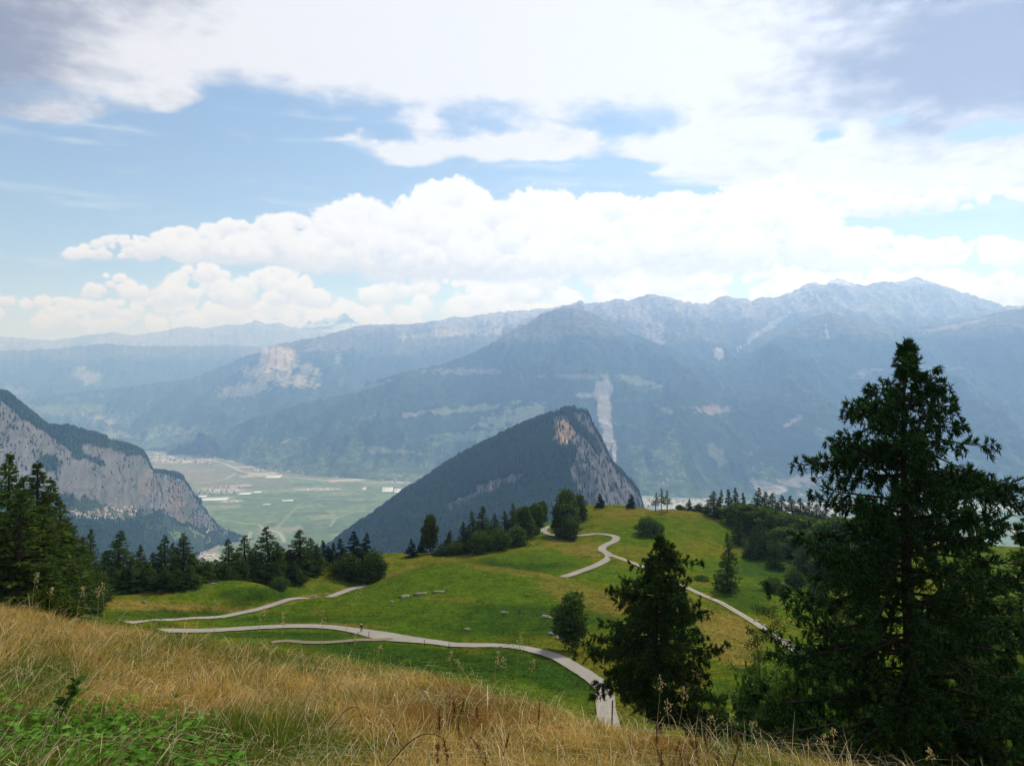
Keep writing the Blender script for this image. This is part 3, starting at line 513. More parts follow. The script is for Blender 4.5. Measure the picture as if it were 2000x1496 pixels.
def _tps_fit(P, lam):
    n = len(P); A = P[:, :2] / _s; r2 = ((A[:, None] - A[None]) ** 2).sum(-1); K = _phi(r2) + lam * np.eye(n)
    Q = np.concatenate([np.ones((n, 1)), A], 1); M = np.block([[K, Q], [Q.T, np.zeros((3, 3))]])
    return np.linalg.solve(M, np.concatenate([P[:, 2], np.zeros(3)]))
_w = _tps_fit(_P, 0.004)
def mid(x, y):
    sh = x.shape; X = np.stack([x.ravel(), y.ravel()], 1) / _s; A = _P[:, :2] / _s; r = np.empty(len(X))
    for i in range(0, len(X), 40000):
        B = X[i:i + 40000]; r2 = (B[:, :1] - A[None, :, 0]) ** 2 + (B[:, 1:] - A[None, :, 1]) ** 2
        r[i:i + 40000] = _phi(r2) @ _w[:-3] + _w[-3] + B @ _w[-2:]
    return r.reshape(sh)
RIM_U = [-900, 0, 100, 350, 420, 600, 690, 760, 840, 900, 1000, 1060, 1100, 1130, 1260, 1280, 1400, 1440, 1600, 1700, 2900]; RIM_D = [190, 205, 205, 208, 215, 232, 262, 268, 274, 284, 306, 322, 336, 350, 352, 346, 342, 336, 326, 320, 320]
CR_U = [-400, 0, 150, 330, 450, 600, 700, 800, 900, 1000, 1100, 1200, 1300, 1400, 1500, 1650, 1900, 2400]; CR_V = [1120, 1196, 1228, 1258, 1282, 1300, 1322, 1334, 1356, 1388, 1418, 1440, 1464, 1484, 1500, 1528, 1590, 1700]; CR_D = [14, 12, 11.5, 11, 10.5, 10.5, 10, 9.5, 9, 8.5, 8, 7.6, 7.2, 6.8, 6.4, 6, 5.5, 5]
def ground_base(x, y):
    y = np.asarray(y, float); x = np.asarray(x, float)
    ys = np.maximum(y, 1.0); u = np.clip(1000 + F * x / ys, -900, 2900)
    # smooth shoulder in front of the camera
    dc = np.interp(u, CR_U, CR_D); tn = (np.interp(u, CR_U, CR_V) - 748) / F; zc = -tn * dc
    t = np.clip(y / dc, 0, 1); near = -1.6 + (zc + 1.6) * t - 0.10 * t * (1 - t) - np.maximum(y - dc, 0) * (tn + 0.07)
    near = near + .05 * fbm(x * .9, y * .9, 3) * sst(y, .5, 3)
    rim = np.interp(u, RIM_U, RIM_D); yy = np.clip(y, 60, rim); xx = np.where(y > rim, x * yy / ys, x); m = mid(xx, yy)
    d = np.maximum(y - rim, 0); m = m - d * d / (d + 30) * 0.75
    m = m + (0.50 * fbm(x / 14, y / 14, 4, .55) + .20 * ridged(x / 7, y / 5, 3)) * sst(y, 70, 100) * (1 - .0 * t)
    w = sst(y, 26, 64); z = near * (1 - w) + m * w
    return np.maximum(z, FLOOR + 2)
def way(pts, step=1.0):
    P = np.array([unproj(*p)[:2] for p in pts]); out = []
    for i in range(len(P) - 1):                                   # Catmull-Rom through the measured points
        p0, p1, p2, p3 = P[max(i - 1, 0)], P[i], P[i + 1], P[min(i + 2, len(P) - 1)]; n = max(2, int(np.hypot(*(p2 - p1)) / step))
        t = np.linspace(0, 1, n, False)[:, None]
        out.append(.5 * (2 * p1 + (p2 - p0) * t + (2 * p0 - 5 * p1 + 4 * p2 - p3) * t ** 2 + (3 * p1 - p0 - 3 * p2 + p3) * t ** 3))
    out.append(P[-1:]); return np.concatenate(out)
WAYS = []
for nm, pts, hw in (('road', ROAD, 1.5), ('road', UPPER, 1.5), ('road', TRACK, 1.25), ('path', LOOP, .9)):
    c = way(pts); z = ground_base(c[:, 0], c[:, 1]); k = np.ones(9) / 9; z = np.convolve(np.pad(z, 4, 'edge'), k, 'valid')
    WAYS.append((nm, c, z, hw))
def ground(x, y):
    x = np.asarray(x, float); y = np.asarray(y, float); z = ground_base(x, y)
    for nm, c, zz, hw in WAYS:
        m = (y > 78) & (y < 335)
        if not m.any(): continue
        px, py = x[m], y[m]; zm = z[m]
        for i in range(0, len(px), 60000):
            sx, sy = px[i:i + 60000], py[i:i + 60000]; c2 = c[::2]; z2 = zz[::2]
            d2 = (sx[:, None] - c2[None, :, 0]) ** 2 + (sy[:, None] - c2[None, :, 1]) ** 2; j = d2.argmin(1); d = np.sqrt(d2[np.arange(len(sx)), j])
            w = 1 - sst(d, hw + .8, hw + 2.9); zm[i:i + 60000] = zm[i:i + 60000] * (1 - w) + (z2[j] - .17) * w
        z[m] = zm
    return z
def road_dist(x, y):
    d = np.full(np.shape(x), 99.0)
    for nm, c, zz, hw in WAYS:
        for i in range(0, len(x), 60000):
            d2 = (x[i:i + 60000, None] - c[None, ::3, 0]) ** 2 + (y[i:i + 60000, None] - c[None, ::3, 1]) ** 2; d[i:i + 60000] = np.minimum(d[i:i + 60000], np.sqrt(d2.min(1)) - hw)
    return d
GREEN = np.array([.056, .094, .007]); DEEP = np.array([.024, .056, .005]); STRAW = np.array([.185, .132, .034]); OLIVE = np.array([.100, .100, .011]); DARKG = np.array([.030, .050, .012])
def ground_color(x, y, z):
    u, v = proj(x, y, z); n1 = fbm(x / 30, y / 40, 5, .6); n2 = fbm(x / 5, y / 7, 4, .6); n3 = fbm(x / 1.2, y / 1.6, 3, .6); sh = x.shape + (3,)
    C = lerp3(np.broadcast_to(GREEN, sh), np.broadcast_to(OLIVE, sh), sst(n1 + .5 * n2, -.15, .35))
    def put(C, col, cu, cv, ru, rv, rot=0, amt=1.0, th=.45): 
        m = blob(u, v, cu, cv, ru, rv, math.radians(rot)) + .35 * n1 + .25 * n2 + .12 * n3; return lerp3(C, np.array(col) * np.ones(sh), sst(m, th - .15, th + .2) * amt * (.72 if col[0] > col[1] else 1))
    for a in [(GREEN, 900, 1150, 260, 45, 0, .9), (DEEP, 960, 1210, 260, 38, 0, .85), (GREEN, 780, 1200, 160, 50, 0, .7), (DEEP, 1030, 1100, 110, 18, 0, .8), (GREEN, 1060, 1088, 100, 14, 0, .8), (DEEP, 500, 1160, 90, 16, 0, .8), (DEEP, 600, 1210, 200, 10, 0, .6), (DEEP, 330, 1200, 120, 12, 0, .7), (DEEP, 860, 1290, 330, 26, 8, .9), (DEEP, 560, 1240, 160, 8, 0, .8), (DEEP, 1060, 1310, 130, 40, 20, .85),
              (OLIVE, 1190, 1010, 90, 24, 0, .7), (GREEN, 1230, 1050, 60, 26, 20, .8), (DEEP, 1500, 1110, 90, 26, 0, .85), (GREEN, 1340, 1030, 120, 25, 0, .6), (OLIVE, 1300, 1080, 150, 20, 0, .7), (DEEP, 1450, 1170, 60, 30, 0, .7), (OLIVE, 1120, 1065, 70, 14, 0, .9)]: C = put(C, *a)
    for a in [(STRAW * .9, 250, 1182, 150, 9, 2, .9), (STRAW * .85, 420, 1188, 160, 6, 2, .8), (STRAW * .8, 560, 1175, 130, 6, -12, .7), (STRAW * .8, 1000, 1116, 110, 7, 8, .7), (STRAW * .8, 1140, 1165, 110, 24, 14, .75), (STRAW * .9, 1420, 1250, 90, 50, 30, .95), (STRAW * .85, 1280, 1190, 80, 30, 10, .7), (STRAW * .8, 1140, 1075, 50, 14, 0, .8), (STRAW * .8, 1080, 1058, 40, 8, -20, .7), (STRAW * .7, 880, 1170, 70, 5, 3, .7), (STRAW * .7, 760, 1125, 60, 5, -20, .8), (STRAW * .75, 640, 1220, 140, 5, 2, .8), (STRAW * .75, 1210, 1000, 50, 7, 0, .7), (STRAW * .7, 1330, 1005, 70, 5, 8, .7), (STRAW * .8, 1330, 1330, 60, 30, 0, .6)]: C = put(C, *a)
    st = fbm(x / 4.5 + .4 * n1, y / 1.6 + z * 1.5, 4, .65); C = C * np.clip(1 + .45 * n3 + .3 * n2 + .5 * st, .25, 2)[..., None]
    nr = sst(-y, -60, -18); C = lerp3(C, np.array([.085, .065, .025]) * (1 + .5 * n3[..., None]), nr)
    return np.clip(C, .008, .6)
us = np.linspace(-500, 2500, 1150); ds = np.concatenate([np.geomspace(.4, 28, 150), np.linspace(28, 88, 60)[1:], np.linspace(88, 360, 640)[1:], np.geomspace(360, 1900, 60)[1:]])
U, Y = np.meshgrid(us, ds); X = (U - 1000) / F * (Y + 5); Z = ground(X, Y)
GX, GY, GZ = X, Y, Z
tag(link('ground', mesh_np('ground', np.stack([X, Y, Z], -1).reshape(-1, 3), [grid_faces(len(ds), len(us))], M_ground, ground_color(X, Y, Z).reshape(-1, 3), smooth=True)), kind='structure')

def g1(x, y): return float(ground(np.array([x]), np.array([y]))[0])
def at_ground(u, D): x = (u - 1000) / F * D; return x, D, g1(x, D)
# roads and the dirt path: ribbons laid on the ground
for wi, (nm, c, zz, hw) in enumerate(WAYS):
    t = np.gradient(c, axis=0); t /= np.hypot(t[:, 0], t[:, 1])[:, None] + 1e-9; nrm = np.stack([-t[:, 1], t[:, 0]], 1); k = np.linspace(-1, 1, 9); L = len(c)
    wl = hw * (1 + .16 * fbm(np.arange(L) / 4.0, np.zeros(L), 4, .7)) ; wr = hw * (1 + .16 * fbm(np.arange(L) / 4.0, np.ones(L) * 7, 4, .7))
    if wi == 0:                                                   # wider where the dirt path joins
        j = np.hypot(c[:, 0] - unproj(760, 1240, 152.5)[0], c[:, 1] - 152.5); wr = wr + 0; wl = wl + 2.6 * np.exp(-(j / 6.5) ** 2); 
    if wi == 2: wl = wl * .8; wr = wr * .8
    kw = np.interp(c[:, 1], [112, 140, 200, 235], [.90, .80, .80, .95]); wl = wl * kw; wr = wr * kw
    off = np.where(k[None] < 0, k[None] * wr[:, None], k[None] * wl[:, None]); Xr = c[:, :1] + nrm[:, :1] * off; Yr = c[:, 1:] + nrm[:, 1:] * off
    Zr = zz[:, None] + .012 * (1 - k[None] ** 2) + np.zeros_like(Xr) + .004 * wi
    if nm == 'path': Zr = Zr - .035
    n = fbm(Xr * 2, Yr * 2, 3)[..., None]; n2 = fbm(Xr / 6, Yr / 6, 3)[..., None]; base = np.array([.24, .225, .20]) if wi < 2 else (np.array([.30, .28, .23]) if wi == 2 else np.array([.17, .145, .10]))
    Cr = base * (1 + .12 * n + .18 * n2)
    if wi == 2: Cr = lerp3(Cr, np.array([.12, .12, .05]) * np.ones(Cr.shape), (np.exp(-((k[None] + .1) / .22) ** 2)) * sst(fbm(Xr / 3, Yr / 3, 3), -.5, .0) * .9)
    Cr = lerp3(Cr, np.array([.22, .19, .12]) * np.ones(Cr.shape), sst(np.abs(k[None]) + .25 * n[..., 0], .86, 1.1) * .6)
    tag(link(nm, mesh_np(nm, np.stack([Xr, Yr, Zr], -1).reshape(-1, 3), [grid_faces(L, 9)], M_road, Cr.reshape(-1, 3))), kind='structure')

# ------------------------------------------------------------------ plants
def quads(B, Dr, L, Wd, r):
    """flat diamond sprays: base B, direction Dr, length L, half width Wd"""
    n = len(B); rv = r.normal(size=(n, 3)); sd = np.cross(Dr, rv); sd /= np.linalg.norm(sd, axis=1)[:, None] + 1e-9
    m = B + Dr * (L * .45)[:, None]; V = np.stack([B, m + sd * Wd[:, None], B + Dr * L[:, None], m - sd * Wd[:, None]], 1)
    return V.reshape(-1, 3), np.arange(4 * n).reshape(n, 4)
def spindles(B, Dr, L, Wd, r):
    n = len(B); rv = r.normal(size=(n, 3)); a = np.cross(Dr, rv); a /= np.linalg.norm(a, axis=1)[:, None] + 1e-9; b = np.cross(Dr, a); m = B + Dr * (L * .4)[:, None]
    ring = [m + (a * math.cos(t) + b * math.sin(t)) * Wd[:, None] for t in (0, 2.094, 4.189)]
    V = np.stack([B] + ring + [B + Dr * L[:, None]], 1); i = np.arange(n)[:, None] * 5
    T = np.concatenate([np.concatenate([i + p, i + q, i + w_], 1) for p, q, w_ in ((0, 1, 2), (0, 2, 3), (0, 3, 1), (4, 2, 1), (4, 3, 2), (4, 1, 3))])
    return V.reshape(-1, 3), T
def tube(pts, rad, k=6):
    P = np.array(pts, float); n = len(P); t = np.gradient(P, axis=0); t /= np.linalg.norm(t, axis=1)[:, None] + 1e-9
    ref = np.where(np.abs(t[:, 2:3]) > .9, np.array([[1., 0, 0]]), np.array([[0, 0, 1.]])); a = np.cross(t, ref); a /= np.linalg.norm(a, axis=1)[:, None] + 1e-9; b = np.cross(t, a)
    th = np.linspace(0, 2 * np.pi, k, False); V = P[:, None] + (a[:, None] * np.cos(th)[None, :, None] + b[:, None] * np.sin(th)[None, :, None]) * np.asarray(rad)[:, None, None]
    i = np.arange(n * k).reshape(n, k); j = np.roll(i, -1, 1); Fq = np.stack([i[:-1], j[:-1], j[1:], i[1:]], -1).reshape(-1, 4)
    return V.reshape(-1, 3), Fq
class Mesher:
    def __init__(s): s.V = []; s.F = {3: [], 4: []}; s.C = []; s.n = 0
    def add(s, V, Fc, c):
        V = np.asarray(V, float); Fc = np.asarray(Fc); s.V.append(V); s.F[Fc.shape[1]].append(Fc + s.n); s.n += len(V)
        c = np.asarray(c, float); s.C.append(np.broadcast_to(c, (len(V), 3)) if c.ndim == 1 else c)
    def mesh(s, name, m, smooth=False):
        return mesh_np(name, np.concatenate(s.V), [np.concatenate(s.F[k]) for k in (3, 4) if s.F[k]], m, np.concatenate(s.C), smooth=smooth)
def leafcol(n, per, c0, c1, r, jit=.35):
    t = r.random((n, 1)) ** 1.4; c = np.array(c0) * (1 - t) + np.array(c1) * t; c = c * (1 + jit * (r.random((n, 1)) - .5) * 2); return np.repeat(c, per, 0)

def conifer(seed, H, R, kind='larch', nbr=60, per=34, size=.38, prof=None, extra=(), spin=False, droop=.22, low=.06, lean=(0, 0), c0=(.026, .052, .010), c1=(.088, .128, .022), branches=True):
    """returns (trunk mesh, crown mesh); prof(h, cos azimuth) -> reach in metres"""
    r = np.random.default_rng(seed); tr = Mesher(); cr = Mesher()
    zt = np.linspace(0, 1, 14); cx = lean[0] * zt ** 2 + .012 * H * np.sin(zt * 5 + seed); cy = lean[1] * zt ** 2 + .010 * H * np.sin(zt * 4 + seed * 2)
    rad = (.017 * H) * (1 - zt) ** .8 + .012; rad[0] *= 1.35; pts = np.stack([cx, cy, zt * H - .3 * (zt == 0)], 1); V, Fq = tube(pts, rad, 8); tr.add(V, Fq, (.1, .08, .06))
    if prof is None:
        if kind == 'larch': prof = lambda h, c: R * (1 - h) ** .86 * (1 if h > .2 else .6 + h * 2.0)
        else: prof = lambda h, c: R * (1 - h) ** .9 * (1 if h > .08 else .7)
    Bs, Ds, Ls = [], [], []; specs = []
    for i in range(nbr):
        h = low + (1 - low) * (i + r.random()) / nbr; h = 1 - (1 - h) ** 1.05; az = r.random() * 6.283; L = prof(h, math.cos(az)) * (r.uniform(.6, 1.12) if spin else r.uniform(.74, 1.10)) + .06; specs.append((h, az, L, r.uniform(-.1, .25) * (1 + h)))
    specs += list(extra)
    for h, az, L, up in specs:
        h = min(h, .985); n = max(6, int(9)); s_ = np.linspace(0, 1, n); c0_ = np.array([np.interp(h, zt, cx), np.interp(h, zt, cy), h * H]); wob = r.normal(0, .03 * L, 2)
        d = np.array([math.cos(az), math.sin(az)]); dr = droop * (1.3 if kind == 'larch' else 1.0)
        zz_ = up * L * s_ - dr * L * s_ ** 1.6 + (.16 * L * s_ ** 5 if kind == 'larch' else .10 * L * s_ ** 4)
        bp = np.stack([c0_[0] + d[0] * L * s_ - d[1] * wob[0] * np.sin(s_ * 3), c0_[1] + d[1] * L * s_ + d[0] * wob[0] * np.sin(s_ * 3), c0_[2] + zz_], 1)
        if branches: V, Fq = tube(bp, (.0036 * H * (1 - h) ** .5 + .008) * (1 - s_) ** .8 + .006, 4); tr.add(V, Fq, (.1, .08, .06))
        m = int(per * max(.10 if spin else .3, L / max(R, .1)) ) + 4; t = r.random(m) ** .8 * .97 + .03; P = np.stack([np.interp(t, s_, bp[:, k]) for k in range(3)], 1)
        if spin:                                                    # hanging twigs with finger-like shoots
            K = max(4, int(L * 7)); tk = np.sort(r.random(K) ** .75) * .96 + .04; kk = r.integers(0, K, m); sg = r.choice([-1, 1], K); ln = (.22 + .55 * r.random(K)) * min(1.0, .45 + L / 4) * (1.15 - .6 * tk); q = r.random(m)
            sdir = np.stack([-d[1] * sg + d[0] * .7, d[0] * sg + d[1] * .7, np.zeros(K)], 1) * r.uniform(.15, .9, (K, 1)); P = np.stack([np.interp(tk[kk], s_, bp[:, j_]) for j_ in range(3)], 1) + sdir[kk] * (ln[kk] * q)[:, None]
            upk = (r.random(K) < .30)[kk]; P[:, 2] += np.where(upk, .45, -1.0) * ln[kk] * q ** 1.4
            dirv = sdir[kk] * .8 + r.normal(0, .42, (m, 3)); dirv[:, 2] += np.where(upk, .9, -.75 + .9 * (r.random(m) < .25)); dirv /= np.linalg.norm(dirv, axis=1)[:, None]
            Bs.append(P); Ds.append(dirv); Ls.append(size * r.uniform(.45, 1.15, m)); continue
        side = np.stack([-d[1] * np.ones(m), d[0] * np.ones(m), np.zeros(m)], 1) * r.choice([-1, 1], m)[:, None]; spread = ((.13 if spin else .30) * L * (1 - t) ** .7 + .10) * r.random(m)
        hang = r.random(m) ** 1.5 * (.32 if kind == 'larch' else .16) * min(L, 2.5) * (1 - .4 * t)
        P = P + side * spread[:, None] * .8 + np.array([d[0], d[1], 0]) * (spread * .35)[:, None]; P[:, 2] -= hang * .9
        dirv = side * .55 + np.array([d[0], d[1], 0]) * .55 + r.normal(0, .35, (m, 3)); dirv[:, 2] += r.uniform(-.9, .35, m) if kind == 'larch' else r.uniform(-.45, .25, m)
        dirv /= np.linalg.norm(dirv, axis=1)[:, None]; Bs.append(P); Ds.append(dirv); Ls.append(size * r.uniform(.55, 1.25, m) * ((1 - .55 * h ** 2) if not spin else 1))
    # leader
    m = 6; Bs.append(np.stack([np.full(m, cx[-1]), np.full(m, cy[-1]), H * (1 - .05 * r.random(m))], 1)); dv = r.normal(0, .5, (m, 3)); dv[:, 2] = np.abs(dv[:, 2]) + .5; dv /= np.linalg.norm(dv, axis=1)[:, None]; Ds.append(dv); Ls.append(size * r.uniform(.5, 1., m))
    B = np.concatenate(Bs); Dv = np.concatenate(Ds); Lg = np.concatenate(Ls)
    if spin: V, Fc = spindles(B, Dv, Lg, Lg * .085 + .004, r); per_ = 5
    else: V, Fc = quads(B, Dv, Lg, Lg * .26, r); per_ = 4
    cr.add(V, Fc, leafcol(len(B), per_, c0, c1, r)); return tr.mesh('trunk', M_bark, True), cr.mesh('crown', M_needle)

def broad(seed, H, R, n=5200, size=.34, trunk_h=.25, c0=(.034, .064, .012), c1=(.110, .160, .026), lobes=16, squash=1.0, multi=1):
    r = np.random.default_rng(seed); tr = Mesher(); cr = Mesher(); L = []
    for i in range(lobes):
        t = (i + .5) / lobes; z = H * (trunk_h + (1 - trunk_h) * (.12 + .80 * t)); rr = R * (1 - abs(2 * t - .75) ** 2.2 * .55) ; a = i * 2.4 + r.random(); q = rr * r.uniform(.25, .72)
        L.append((np.array([math.cos(a) * q, math.sin(a) * q * squash, z]), R * r.uniform(.22, .46)))
    for k in range(multi):
        b0 = np.array([r.normal(0, .25 * R * (multi > 1)), r.normal(0, .2 * R * (multi > 1)), -.3]); top = np.array([r.normal(0, .1 * R), r.normal(0, .1 * R), H * .8]); s_ = np.linspace(0, 1, 8)[:, None]
        V, Fq = tube(b0 + (top - b0) * s_ + np.array([.05 * R, .03 * R, 0]) * np.sin(s_ * 6 + seed), (.022 * H * (1 - s_[:, 0]) ** .8 + .02), 7); tr.add(V, Fq, (.1, .08, .06))
    for c, q in L:
        st = np.array([0, 0, c[2] * r.uniform(.45, .75)]); s_ = np.linspace(0, 1, 5)[:, None]; V, Fq = tube(st + (c - st) * s_ + np.array([0, 0, -.08 * H]) * s_ * (1 - s_), .008 * H * (1 - s_[:, 0]) + .012, 4); tr.add(V, Fq, (.1, .08, .06))
    per = n // len(L)
    for c, q in L:
        v = r.normal(size=(per, 3)); v /= np.linalg.norm(v, axis=1)[:, None]; rad = q * (r.random(per) ** .5) * 1.12 * (1 + .35 * np.sin(v[:, 0] * 7 + c[2]) * np.sin(v[:, 2] * 6)); B = c + v * rad[:, None] * np.array([1, 1, .82]); B[:, 2] = np.maximum(B[:, 2], .05)
        dv = v * .6 + r.normal(0, .6, (per, 3)); dv /= np.linalg.norm(dv, axis=1)[:, None]; lg = size * r.uniform(.6, 1.2, per); V, Fc = quads(B, dv, lg, lg * .42, r)
        sh_ = r.uniform(.8, 1.2); cr.add(V, Fc, leafcol(per, 4, np.array(c0) * sh_, np.array(c1) * sh_, r))
    return tr.mesh('trunk', M_bark, True), cr.mesh('crown', M_leaf)

SP0, SP1 = (.010, .022, .012), (.028, .048, .020)
PROTO = {'larch': [(18., 4.0, conifer(k, 18, 4.0, 'larch', 130, 72, .58, low=.02)) for k in (1, 2, 3, 4)],
         'spruce': [(18., 3.2, conifer(k, 18, 3.2, 'spruce', 130, 72, .60, droop=.3, low=.01, c0=SP0, c1=SP1)) for k in (11, 12, 13)],
         'broad': [(12., 4.0, broad(k, 12, 4.0, 9000, .50, .1)) for k in (21, 22, 23)],
         'bush': [(5., 3.4, broad(k, 5, 3.4, 6500, .34, .02, multi=4, lobes=14)) for k in (31, 32)],
         'stemmed': [(10., 2.6, conifer(k, 10, 2.6, 'larch', 46, 60, .42, low=.34)) for k in (41, 42)]}
KINDN = {'larch': ('larch_tree', 'larch'), 'spruce': ('spruce_tree', 'spruce'), 'broad': ('leafy_tree', 'tree'), 'bush': ('shrub', 'shrub'), 'stemmed': ('larch_tree', 'larch')}
_tc = [0]
def plant(u, vtop, D, rpx, kind, label, group=None, sink=.15):
    x, y, z = at_ground(u, D); top = (748 - vtop) / F * D; H = max(top - z, 1.2); R = rpx / F * D; k = _tc[0]; _tc[0] += 1
    h0, r0, (tm, cm) = PROTO[kind][k % len(PROTO[kind])]; nm, cat = KINDN[kind]; R *= 1.22 * (1.22 if u < 640 and kind == 'larch' else 1); o = link(nm, None, loc=(x, y, z - sink)); o.rotation_euler = (0, 0, (k * 2.399) % 6.283)
    sc = (H + sink) / h0; sr = R / r0; o.scale = (sr, sr, sc); link('trunk', tm, o); link('crown', cm, o); tag(o, label, cat, group); return o

# single trees and small groups, each with its own look and place
for a in [
    (803, 1052, 264, 13, 'spruce', 'small dark spruce standing apart at the left end of the middle tree row'),
    (840, 1005, 272, 17, 'broad', 'tall narrow leafy tree rising above the left part of the middle row'),
    (1108, 957, 300, 27, 'broad', 'tall rounded tree standing inside the upper hairpin of the road', ), (1128, 966, 318, 22, 'broad', 'leafy tree half hidden behind the tall one at the upper hairpin'),
    (1093, 985, 299, 18, 'broad', 'lower leafy tree on the left flank of the clump at the upper hairpin'), (1108, 1012, 292, 24, 'bush', 'low shrub at the foot of the tall tree in the upper hairpin'),
    (1172, 963, 347, 11, 'spruce', 'small pointed spruce on the grassy crest, nearer the hairpin trees'), (1233, 965, 347, 10, 'spruce', 'lone dark spruce on the right end of the grassy crest'),
    (1281, 961, 339, 11, 'stemmed', 'leftmost and shortest of the three slim larches on the bare knoll'), (1292, 953, 342, 10, 'stemmed', 'tallest larch, in the middle of the three on the bare knoll'), (1303, 958, 337, 13, 'stemmed', 'rightmost and broadest of the three larches on the bare knoll'),
    (1346, 974, 350, 10, 'spruce', 'small dark spruce among low bushes right of the three larches'), (1328, 987, 350, 10, 'bush', 'low bush left of the small spruce beyond the knoll'), (1364, 986, 352, 12, 'bush', 'low dark bush right of the small spruce beyond the knoll'), (1378, 990, 350, 10, 'bush', 'low bush between the small spruce and the right-hand wood'),
    (1264, 1012, 292, 26, 'bush', 'big rounded dark bush in the dip below the three larches'), (1285, 1022, 296, 14, 'bush', 'smaller bush touching the right side of the big rounded bush'),
    (1421, 1040, 207, 28, 'larch', 'slender larch alone on the green slope beyond the dirt track'), (1482, 1043, 292, 20, 'spruce', 'dark broad spruce in front of the right-hand wood'),
    (1118, 1158, 133, 38, 'broad', 'dense round dark tree with a short thick trunk beside the lower road'),
    (690, 1038, 233, 30, 'spruce', 'tallest dark spruce of the clump above the upper road'), (664, 1052, 236, 20, 'spruce', 'dark spruce on the left of the clump above the upper road'), (716, 1040, 238, 22, 'spruce', 'dark spruce behind the rounded bush above the upper road'), (728, 1080, 229, 27, 'bush', 'rounded grey green bush right of the dark clump above the road'), (680, 1085, 228, 30, 'bush', 'dark spreading bush at the foot of the dark clump above the road'),
    (543, 1098, 204, 13, 'larch', 'small pale larch standing forward of the left wood on the green rise'), (545, 1128, 202, 17, 'bush', 'low brown bush under the small pale larch'),
    (1512, 1128, 222, 26, 'bush', 'dark low bush with bare stones on the slope below the right wood'), (1552, 1116, 232, 20, 'bush', 'rounded green bush up the slope from the dark low bush'), (1596, 1135, 215, 22, 'bush', 'green bush at the left edge of the big larch in the hollow'), (1370, 1128, 222, 16, 'bush', 'brownish scrub left of the slender larch'),
    (-18, 850, 82, 95, 'larch', 'tallest larch at the left edge of the picture, cut by the frame'), (74, 903, 92, 72, 'larch', 'broad larch second from the left edge, ragged top'), (118, 975, 104, 58, 'larch', 'larch on the right slope of the big left clump'), (35, 960, 80, 70, 'larch', 'lower larch in front of the two tallest left ones'), (160, 1048, 140, 34, 'larch', 'shorter larch where the big left clump meets the wood'),
    (178, 1033, 165, 28, 'larch', 'narrow larch just right of the big left clump'), (235, 1037, 188, 42, 'larch', 'wide pyramid larch, first tall one in the left wood'), (523, 1029, 214, 38, 'larch', 'tallest larch in the middle of the left wood'), (586, 1034, 224, 35, 'larch', 'pale broad larch near the right end of the left wood'), (357, 1041, 196, 34, 'larch', 'rounded tall larch left of the gap in the wood'), (445, 1052, 212, 26, 'larch', 'larch right of the gap that shows the far roofs'),
    (1060, 978, 322, 12, 'broad', 'small leafy tree at the right end of the middle row'), (943, 988, 270, 31, 'larch', 'broad dark larch in the centre of the middle row')]:
    plant(*a)
gl = 'larches of the dark wood along the left meadow'; ll = 'one of the crowded dark larches in the wood behind the left meadow'
for u, v, D, r_ in [(20, 885, 90, 62), (100, 935, 98, 56), (52, 930, 86, 60), (85, 1010, 86, 56), (135, 1020, 112, 46), (-40, 980, 80, 80), (205, 1075, 190, 24), (274, 1064, 198, 22), (300, 1078, 205, 22), (323, 1045, 200, 28), (340, 1060, 205, 24), (378, 1085, 200, 22), (395, 1088, 212, 20), (412, 1096, 208, 18), (430, 1100, 215, 18), (465, 1078, 210, 24), (480, 1045, 220, 28), (500, 1062, 212, 24), (545, 1060, 226, 26), (565, 1072, 222, 24), (605, 1050, 232, 24), (618, 1062, 226, 18), (255, 1090, 183, 26), (290, 1100, 186, 28), (190, 1095, 172, 28),
    (220, 1105, 180, 26), (320, 1105, 184, 26), (345, 1110, 186, 26), (372, 1118, 192, 24), (400, 1115, 196, 24), (425, 1112, 200, 24), (450, 1105, 203, 26), (475, 1095, 206, 26), (505, 1095, 208, 26), (150, 1100, 150, 34), (120, 1080, 120, 44), (60, 1060, 95, 60), (-60, 900, 95, 60), (0, 1040, 84, 70), (170, 1115, 160, 26), (575, 1095, 216, 22), (600, 1092, 222, 20)]:
    plant(u, v, D, r_, 'larch', ll, gl)
for u, v, D, r_ in [(632, 1055, 245, 16), (642, 1066, 246, 14), (650, 1060, 250, 14)]: plant(u, v, D, r_, 'spruce', 'thin dark spruce in the gap left of the dark clump above the road', 'thin spruces left of the dark clump')
for u, v, D, r_, k in [(825, 1045, 276, 12, 'spruce'), (862, 1062, 265, 16, 'larch'), (880, 1035, 275, 20, 'larch'), (905, 1018, 272, 22, 'larch'), (922, 998, 275, 24, 'larch'), (965, 1002, 274, 24, 'larch'), (985, 998, 282, 22, 'larch'), (1002, 983, 284, 22, 'larch'), (1022, 990, 292, 20, 'broad'), (1045, 984, 304, 18, 'broad'), (935, 1040, 264, 24, 'bush'), (975, 1035, 268, 24, 'bush'), (1010, 1030, 276, 22, 'bush'), (890, 1060, 266, 20, 'bush'), (1035, 1015, 292, 18, 'bush'), (852, 1080, 268, 12, 'bush')]:
    plant(u, v, D, r_, k, {'spruce': 'short spruce in the middle row below the pointed hill', 'larch': 'larch packed into the middle row below the pointed hill', 'broad': 'leafy tree packed into the middle row below the pointed hill', 'bush': 'bush at the foot of the middle row, on the meadow edge'}[k], 'trees of the middle row, ' + k)
